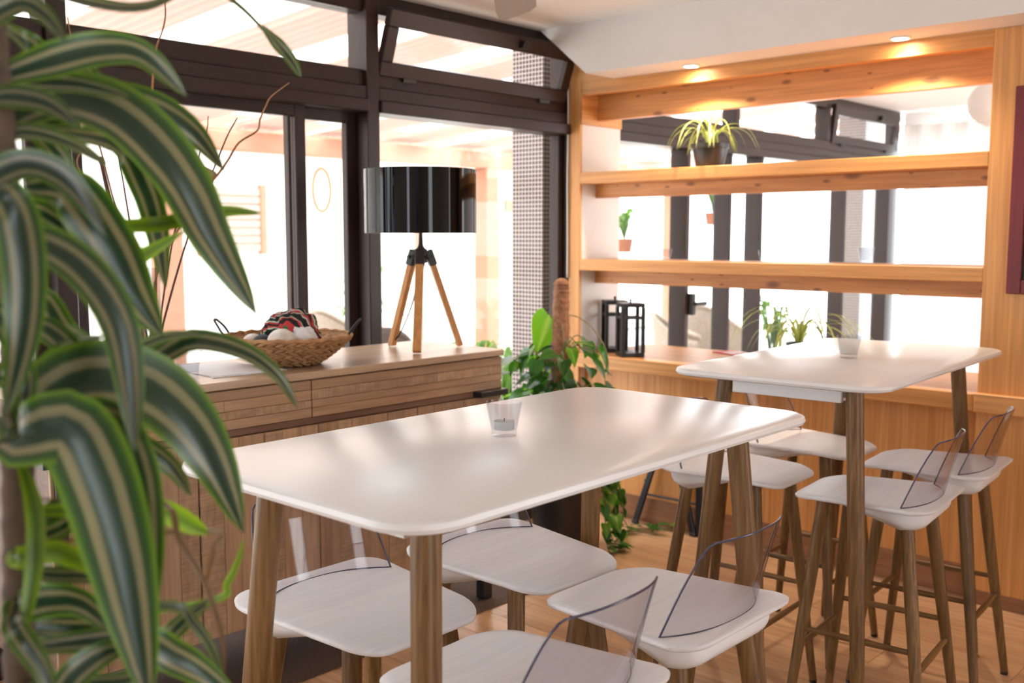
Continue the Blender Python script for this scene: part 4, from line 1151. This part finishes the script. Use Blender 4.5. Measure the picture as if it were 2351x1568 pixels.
MB().tube(catmull([(0.04, 0.03, 0.95), (0.045, 0.06, 1.05), (0.03, 0.09, 1.10)], 10), 0.004, 6).build('petiole', M['stem'], po, True)
# aerial root arching over to the counter
for path in ([(0.05, -0.02, 0.86), (0.03, 0.0, 1.00), (0.05, 0.03, 1.09), (0.10, -0.01, 1.10), (0.16, -0.06, 1.05), (0.20, -0.11, 0.96), (0.21, -0.13, 0.88), (0.19, -0.12, 0.80)],):
    MB().tube(catmull(path, 40), 0.0032, 6).build('aerial_root', M['aerial'], po, True)
# trailing vines down to the floor
G = FZ+0.012
vines = [[(0.12, -0.05, 0.30), (0.17, -0.10, 0.32), (0.22, -0.12, 0.18), (0.26, -0.12, 0.04), (0.32, -0.13, G), (0.42, -0.10, G), (0.52, -0.14, G), (0.60, -0.20, G), (0.66, -0.24, G)],
         [(0.10, -0.08, 0.30), (0.15, -0.13, 0.28), (0.20, -0.15, 0.10), (0.26, -0.14, G), (0.38, -0.10, G), (0.50, -0.09, G), (0.55, -0.18, G+0.01), (0.50, -0.20, G)],
         [(0.12, -0.02, 0.30), (0.22, -0.08, 0.36), (0.28, -0.14, 0.26), (0.30, -0.17, 0.12), (0.28, -0.17, 0.0)],
         [(0.06, -0.12, 0.30), (0.08, -0.20, 0.26), (0.08, -0.23, 0.08), (0.10, -0.24, G), (0.20, -0.24, G)],
         [(0.10, -0.05, 0.30), (0.19, -0.12, 0.30), (0.24, -0.16, 0.16), (0.24, -0.17, 0.0)]]
for vi, v in enumerate(vines):
    cv = catmull(v, 36)
    MB().tube(cv, 0.0035, 6).build('vine', M['stem'], po, True)
    for i in range(5, 37, 2 if vi > 1 else 3):
        p = cv[i]; a = random.uniform(-2.6, 0.9)
        flat = p.z < FZ+0.06
        put_leaf((p.x, p.y, p.z+(0.022 if flat else 0)), a, random.uniform(-4, 12) if flat else random.uniform(-70, -10), random.uniform(0.05, 0.085), hl2 if random.random() < 0.12 else hl)

# ---- spider plants
def spider(loc, label, r, h, n, L, seed):
    random.seed(seed)
    g = thing('spider_plant', label, 'plant', loc, 0, 'spider plants')
    MB().lathe([(0.0, 0.0), (r*0.72, 0.0), (r*0.93, h*0.80), (r, h*0.82), (r, h), (r*0.92, h), (r*0.90, h*0.85), (0.0, h*0.84)], 28).build('pot', M['pot_black'], g, 50)
    MB().disc((0, 0, h*0.86), r*0.88, 20).build('soil', M['soil'], g)
    for k in range(n):
        a = 2*math.pi*k/n+random.uniform(-0.4, 0.4); l = L*random.uniform(0.6, 1.1); up = random.uniform(0.55, 1.25)
        d = Vector((math.cos(a), math.sin(a), 0))
        P = [Vector((0, 0, h*0.85))+d*0.01, Vector((0, 0, h+l*0.30*up))+d*l*0.20, Vector((0, 0, h+l*0.42*up))+d*l*0.48, Vector((0, 0, h+l*(0.30*up-0.05)))+d*l*0.78, Vector((0, 0, h+l*(0.05*up-0.22)))+d*l*0.98]
        ribbon(P, random.uniform(0.010, 0.016), 12, 2, 0.3, hint=(0.1*d.x, 0.1*d.y, 1), prof=strap).build('leaf', M['spider'], g, True)
    return g
spider((4.575, 2.845, 1.838), 'spider plant in a black pot on the upper pine shelf', 0.098, 0.125, 26, 0.24, 3)
spider((5.02, 2.545, 0.84), 'spider plant in a low black pot on the far side of the counter', 0.07, 0.085, 30, 0.40, 5)

# ---- branch vase and small things on the sideboard
vz = thing('branch_vase', 'tall glass vase of bare twisted branches on sideboard', 'vase', (1.690, 3.262, SH))
MB().lathe([(0.0, 0.001), (0.046, 0.001), (0.048, 0.01), (0.043, 0.12), (0.046, 0.30), (0.055, 0.36), (0.0525, 0.36), (0.043, 0.30), (0.040, 0.12), (0.044, 0.018), (0.0, 0.016)], 36).build('glass', M['tumbler'], vz, 40)
def rv(*pts): return [Vector(p)-Vector((1.690, 3.262, SH)) for p in pts]
brs = [('twig', 0.0050, rv((1.695, 3.27, 1.06), (1.72, 3.25, 1.36), (1.83, 3.18, 1.60), (1.90, 3.139, 1.702), (1.929, 3.116, 1.754), (1.955, 3.09, 1.81), (2.003, 3.051, 1.851), (2.012, 3.045, 1.89), (2.032, 3.033, 1.941), (2.047, 3.021, 1.971), (2.091, 2.98, 2.016))),
       ('twig', 0.0050, rv((1.70, 3.26, 1.06), (1.73, 3.27, 1.40), (1.75, 3.31, 1.70), (1.765, 3.325, 1.95), (1.781, 3.327, 2.09), (1.79, 3.325, 2.14), (1.81, 3.315, 2.20), (1.819, 3.311, 2.254), (1.815, 3.31, 2.32))),
       ('twig', 0.0045, rv((1.69, 3.27, 1.06), (1.66, 3.35, 1.40), (1.60, 3.46, 1.64), (1.585, 3.475, 1.66), (1.579, 3.486, 1.70), (1.575, 3.50, 1.75), (1.60, 3.49, 1.80))),
       ('twig', 0.0040, rv((1.69, 3.25, 1.06), (1.655, 3.36, 1.50), (1.62, 3.47, 1.90), (1.593, 3.541, 2.164), (1.589, 3.557, 2.239))),
       ('twig_dark', 0.0042, rv((1.70, 3.26, 1.06), (1.80, 3.20, 1.45), (1.917, 3.135, 1.792), (1.96, 3.104, 1.896))),
       ('twig_dark', 0.0125, rv((1.685, 3.275, 1.05), (1.656, 3.353, 1.374), (1.639, 3.40, 1.60), (1.625, 3.435, 1.76))),
       ('twig_dark', 0.0050, rv((1.70, 3.28, 1.05), (1.69, 3.32, 1.35), (1.675, 3.36, 1.62), (1.66, 3.39, 1.85))),
       ('twig_dark', 0.0036, rv((1.70, 3.25, 1.06), (1.78, 3.23, 1.5), (1.87, 3.17, 1.82), (1.885, 3.165, 1.90)))]
for mt, r_, P in brs:
    n_ = 40
    MB().tube(catmull(P, n_), [r_*(1-0.55*i/n_) for i in range(n_+1)], 8).build('branch', M[mt], vz, True)
pod = MB().lathe([(0.0, -0.05), (0.012, -0.035), (0.026, 0.0), (0.032, 0.03), (0.028, 0.038), (0.0, 0.036)], 20).build('seed_pod', M['aerial'], vz, True)
pod.location = (1.868-1.690, 3.171-3.262, 1.68-SH); pod.rotation_euler = (0, R(25), 0)

rn = thing('table_runner', 'cream woven runner with fringe on the sideboard', 'runner', (1.90, 3.16, SH))
MB().bb(-0.13, 0.13, -0.17, 0.17, 0.0, 0.004, 0.001).build('cloth', M['linen'], rn)
fr = MB()
for k in range(48):
    xk = -0.138+0.276*k/47
    fr.tube([(xk, -0.17, 0.003), (xk+random.uniform(-0.003, 0.003), -0.186, 0.0025), (xk+random.uniform(-0.004, 0.004), -0.20, 0.002)], 0.0012, 5)
o = fr.build('fringe', M['linen'], rn); o['kind'] = 'stuff'
tr = thing('candle_plate', 'round pale plate with a white pillar candle behind the striped leaves', 'plate', (1.50, 3.20, SH))
MB().lathe([(0.0, 0.002), (0.07, 0.002), (0.105, 0.016), (0.105, 0.019), (0.07, 0.006), (0.0, 0.006)], 36).build('dish', M['white_metal'], tr, 50)
MB().lathe([(0.0, 0.006), (0.024, 0.006), (0.024, 0.105), (0.018, 0.100), (0.0, 0.099)], 24).build('candle', M['wax'], tr, 40)
MB().tube([(0, 0, 0.098), (0.001, 0.001, 0.108)], 0.001, 6).build('wick', M['black'], tr)
votive((1.735, 3.085, SH), 'small clear glass on the sideboard beside the branch vase', False, 1.15)

mn = thing('menu_card', 'flat red menu card lying on the pine counter', 'menu', (4.96, 2.90, 0.84), R(-20))
MB().bb(-0.075, 0.075, -0.10, 0.10, 0.0, 0.006, 0.001).build('cover', M['red'], mn)
MB().bb(-0.060, 0.060, -0.05, 0.03, 0.0061, 0.0075).build('slip', M['linen'], mn)

pg = thing('globe_pendant', 'round paper pendant lamp hanging in the room beyond', 'lamp', (6.95, 2.22, 2.34))
def globe(u, v):
    th = 2*math.pi*u; ph = math.pi*(0.06+0.88*v); k = 0.16*(1+0.012*math.cos(v*60))
    return (k*math.sin(ph)*math.cos(th), k*math.sin(ph)*math.sin(th), k*0.9*math.cos(ph))
MB().grid(globe, 32, 40).build('shade', M['sheer'], pg, True)
MB().tube([(0, 0, 0.12), (0, 0, CEIL-2.34)], 0.003, 6).build('cord', M['black'], pg)

# ================================================================ OUTSIDE
struct(MB().bb(-9, 22, 3.80, 24, -0.40, -0.10), 'patio_floor', M['patio'], 'pale sunlit patio outside the windows', 'patio')
def mosaic_col(x0, x1, y0, y1, label):
    o = MB().bb(x0, x1, y0, y1, -0.06, 3.0).build('mosaic_column', M['mosaic'], None)
    tag(o, label, 'column', 'mosaic columns outside the windows')
mosaic_col(4.43, 4.80, 3.86, 4.10, 'brown mosaic tiled column outside, at the corner by the pine post')
mosaic_col(8.83, 9.40, 3.90, 4.15, 'brown mosaic tiled column outside the room beyond, by the curtain')

pe = thing('pergola', 'peach beamed pergola with striped corrugated roof over patio', 'pergola')
FY = 8.7
MB().bb(-6, 14, FY-0.08, FY+0.10, 2.31, 2.49, 0.01).build('front_beam', M['peach'], pe)
MB().bb(-6, 14, 3.86, 3.96, 2.66, 2.80, 0.01).build('wall_beam', M['peach'], pe)
for xx in (-1.5, 4.72, 8.95, 13.0):
    MB().bb(xx-0.11, xx+0.11, FY-0.10, FY+0.12, -0.06, 2.31, 0.01).build('post', M['peach'], pe)
def strip(x0, x1):
    def fn_(u, v):
        x = x0+(x1-x0)*u; y = 3.95+(FY+0.25-3.95)*v
        return (x, y, 2.86-0.30*v+0.022*math.sin(x*2*math.pi/0.09))
    return MB().grid(fn_, 44, 8)
xx = -4.0
while xx < 13.0:
    strip(xx, xx+0.55).build('roof_sheet', M['roof_sheet'], pe, True)
    xx += 0.95
for yy in (6.6,):
    MB().bb(-4, 13, yy-0.025, yy+0.025, 2.845-0.30*(yy-3.95)/4.9-0.10, 2.845-0.30*(yy-3.95)/4.9-0.03, 0.004).build('purlin', M['peach2'], pe)

ho = thing('neighbour_house', 'white rendered house front across the patio', 'house')
HY = 10.2
MB().bb(-6, 16, HY, HY+0.3, -0.06, 5.0).build('wall', M['white_out'], ho)
MB().bb(-6, 16, HY-0.5, HY, 2.62, 2.80, 0.01).build('eave', M['peach'], ho)
sh_ = thing('shutter', None, None); sh_.parent = ho
for k in range(8):
    MB().bb(5.98, 6.68, HY-0.05, HY-0.02, 1.32+k*0.09, 1.32+k*0.09+0.08, 0.004).build('slat', M['wick'], sh_)
MB().bb(5.90, 5.975, HY-0.06, HY, 1.28, 2.08).build('shutter_jamb', M['peach'], sh_)
MB().bb(6.685, 6.76, HY-0.06, HY, 1.28, 2.08).build('shutter_jamb', M['peach'], sh_)
ar = []
for k in range(17):
    a = math.pi*k/16
    ar.append((9.9+0.75*math.cos(a), HY-0.03, 1.75+0.55*math.sin(a)))
MB().tube([(10.65, HY-0.03, 0)]+ar+[(9.15, HY-0.03, 0)], 0.055, 8).build('arch_trim', M['peach'], ho, True)
wrp = []
for k in range(33):
    a = 2*math.pi*k/32
    wrp.append((7.55+0.13*math.cos(a), HY-0.06, 2.05+0.26*math.sin(a)))
tag(MB().tube(wrp, 0.018, 8, False).build('wreath', M['twig'], None, True), 'oval twig wreath on the white house wall outside', 'wreath')
sg = thing('wall_sign', 'small peach sign with red lettering on the house wall', 'sign', (11.15, HY-0.02, 1.93))
MB().bb(-0.30, 0.22, -0.02, 0.018, -0.09, 0.09, 0.003).build('board', M['peach'], sg)
for k in range(4):
    MB().bb(-0.17+k*0.075, -0.115+k*0.075, -0.028, -0.02, -0.05, 0.03).build('letter', M['red'], sg)

def armchair(loc, rz, mat, label):
    g = thing('patio_armchair', label, 'chair', loc, rz, 'wicker patio armchairs')
    def shell(u, v):
        a = R(-20+220*u); r = 0.30+0.03*v
        hgt = 0.62+0.24*math.sin(math.pi*u)**2
        return (r*math.cos(a), 0.02+r*0.95*math.sin(a), 0.30+(hgt-0.30)*v)
    MB().grid(shell, 28, 6).build('back_shell', mat, g, True)
    MB().tube([shell(i/28, 1.0) for i in range(29)], 0.022, 8).build('arm_roll', mat, g, True)
    MB().box((0, 0.0, 0.38), (0.52, 0.52, 0.09), 0.03).build('seat', mat, g)
    for sx in (-1, 1):
        for sy in (-1, 1):
            MB().tube([(sx*0.22, sy*0.22, 0.34), (sx*0.24, sy*0.24, 0.0)], 0.018, 8).build('leg', mat, g, True)
armchair((4.95, 6.10, -0.06), R(160), M['wick_dark'], 'dark wicker armchair outside behind the lamp')
armchair((4.02, 5.95, -0.06), R(-150), M['wick'], 'pale wicker armchair outside behind the basket')
armchair((5.75, 7.40, -0.06), R(20), M['wick'], 'pale wicker armchair outside, farther across the patio')
armchair((7.75, 5.0, -0.06), R(30), M['wick'], 'pale wicker armchair outside the room beyond, left one')
armchair((8.55, 5.2, -0.06), R(-20), M['wick'], 'pale wicker armchair outside the room beyond, right one')
pt = thing('patio_table', 'round pale patio table between wicker armchairs', 'table', (4.70, 6.75, -0.06))
MB().lathe([(0.0, 0.70), (0.40, 0.70), (0.40, 0.735), (0.0, 0.735)], 36).build('top', M['wick'], pt, 40)
MB().lathe([(0.0, 0.0), (0.24, 0.0), (0.22, 0.03), (0.04, 0.05), (0.04, 0.70), (0.0, 0.70)], 24).build('pedestal', M['wick_dark'], pt, 40)

def bush(loc, r, h, n, label, seed, pot=None, mat='fern', w=0.03):
    random.seed(seed)
    g = thing('garden_plant', label, 'plant', loc, 0, 'garden plants outside')
    if pot:
        MB().lathe([(0.0, 0.0), (pot*0.75, 0.0), (pot, pot*1.5), (pot*0.9, pot*1.5), (pot*0.85, pot*1.35), (0.0, pot*1.33)], 24).build('pot', M['pot_terra'], g, 50)
    b0 = pot*1.3 if pot else 0.0
    for k in range(n):
        a = random.uniform(0, 2*math.pi); l = r*random.uniform(0.5, 1.0); hh_ = h*random.uniform(0.5, 1.0)
        d = Vector((math.cos(a), math.sin(a), 0)); z = Vector((0, 0, 1))
        P = [z*b0, z*(b0+hh_*0.6)+d*l*0.25, z*(b0+hh_)+d*l*0.6, z*(b0+hh_*0.8)+d*l]
        ribbon(P, w*random.uniform(0.7, 1.3), 8, 2, 0.3, hint=(d.x*0.2, d.y*0.2, 1), prof=strap).build('leaf', M[mat], g, True)
bush((5.75, 5.75, -0.06), 0.40, 0.72, 40, 'bright green leafy plant outside behind the lamp legs', 4, None, 'fern', 0.05)
bush((5.05, 4.75, -0.06), 0.34, 0.66, 34, 'green plant outside just right of the sideboard', 6, 0.14, 'fern', 0.035)
bush((6.60, 8.2, -0.06), 0.5, 1.0, 30, 'tall green plant outside across the patio', 8, 0.2, 'fern', 0.05)
bush((7.3, 5.4, 1.35), 0.20, 0.30, 18, 'small green wall plant outside the room beyond, left', 9, 0.08, 'fern', 0.04)
bush((8.6, 5.3, 1.60), 0.22, 0.34, 18, 'small green wall plant outside the room beyond, right', 10, 0.08, 'fern', 0.04)
bush((8.35, 4.5, -0.06), 0.3, 0.95, 24, 'dark green plant outside beyond the counter', 12, 0.15, 'fern', 0.05)
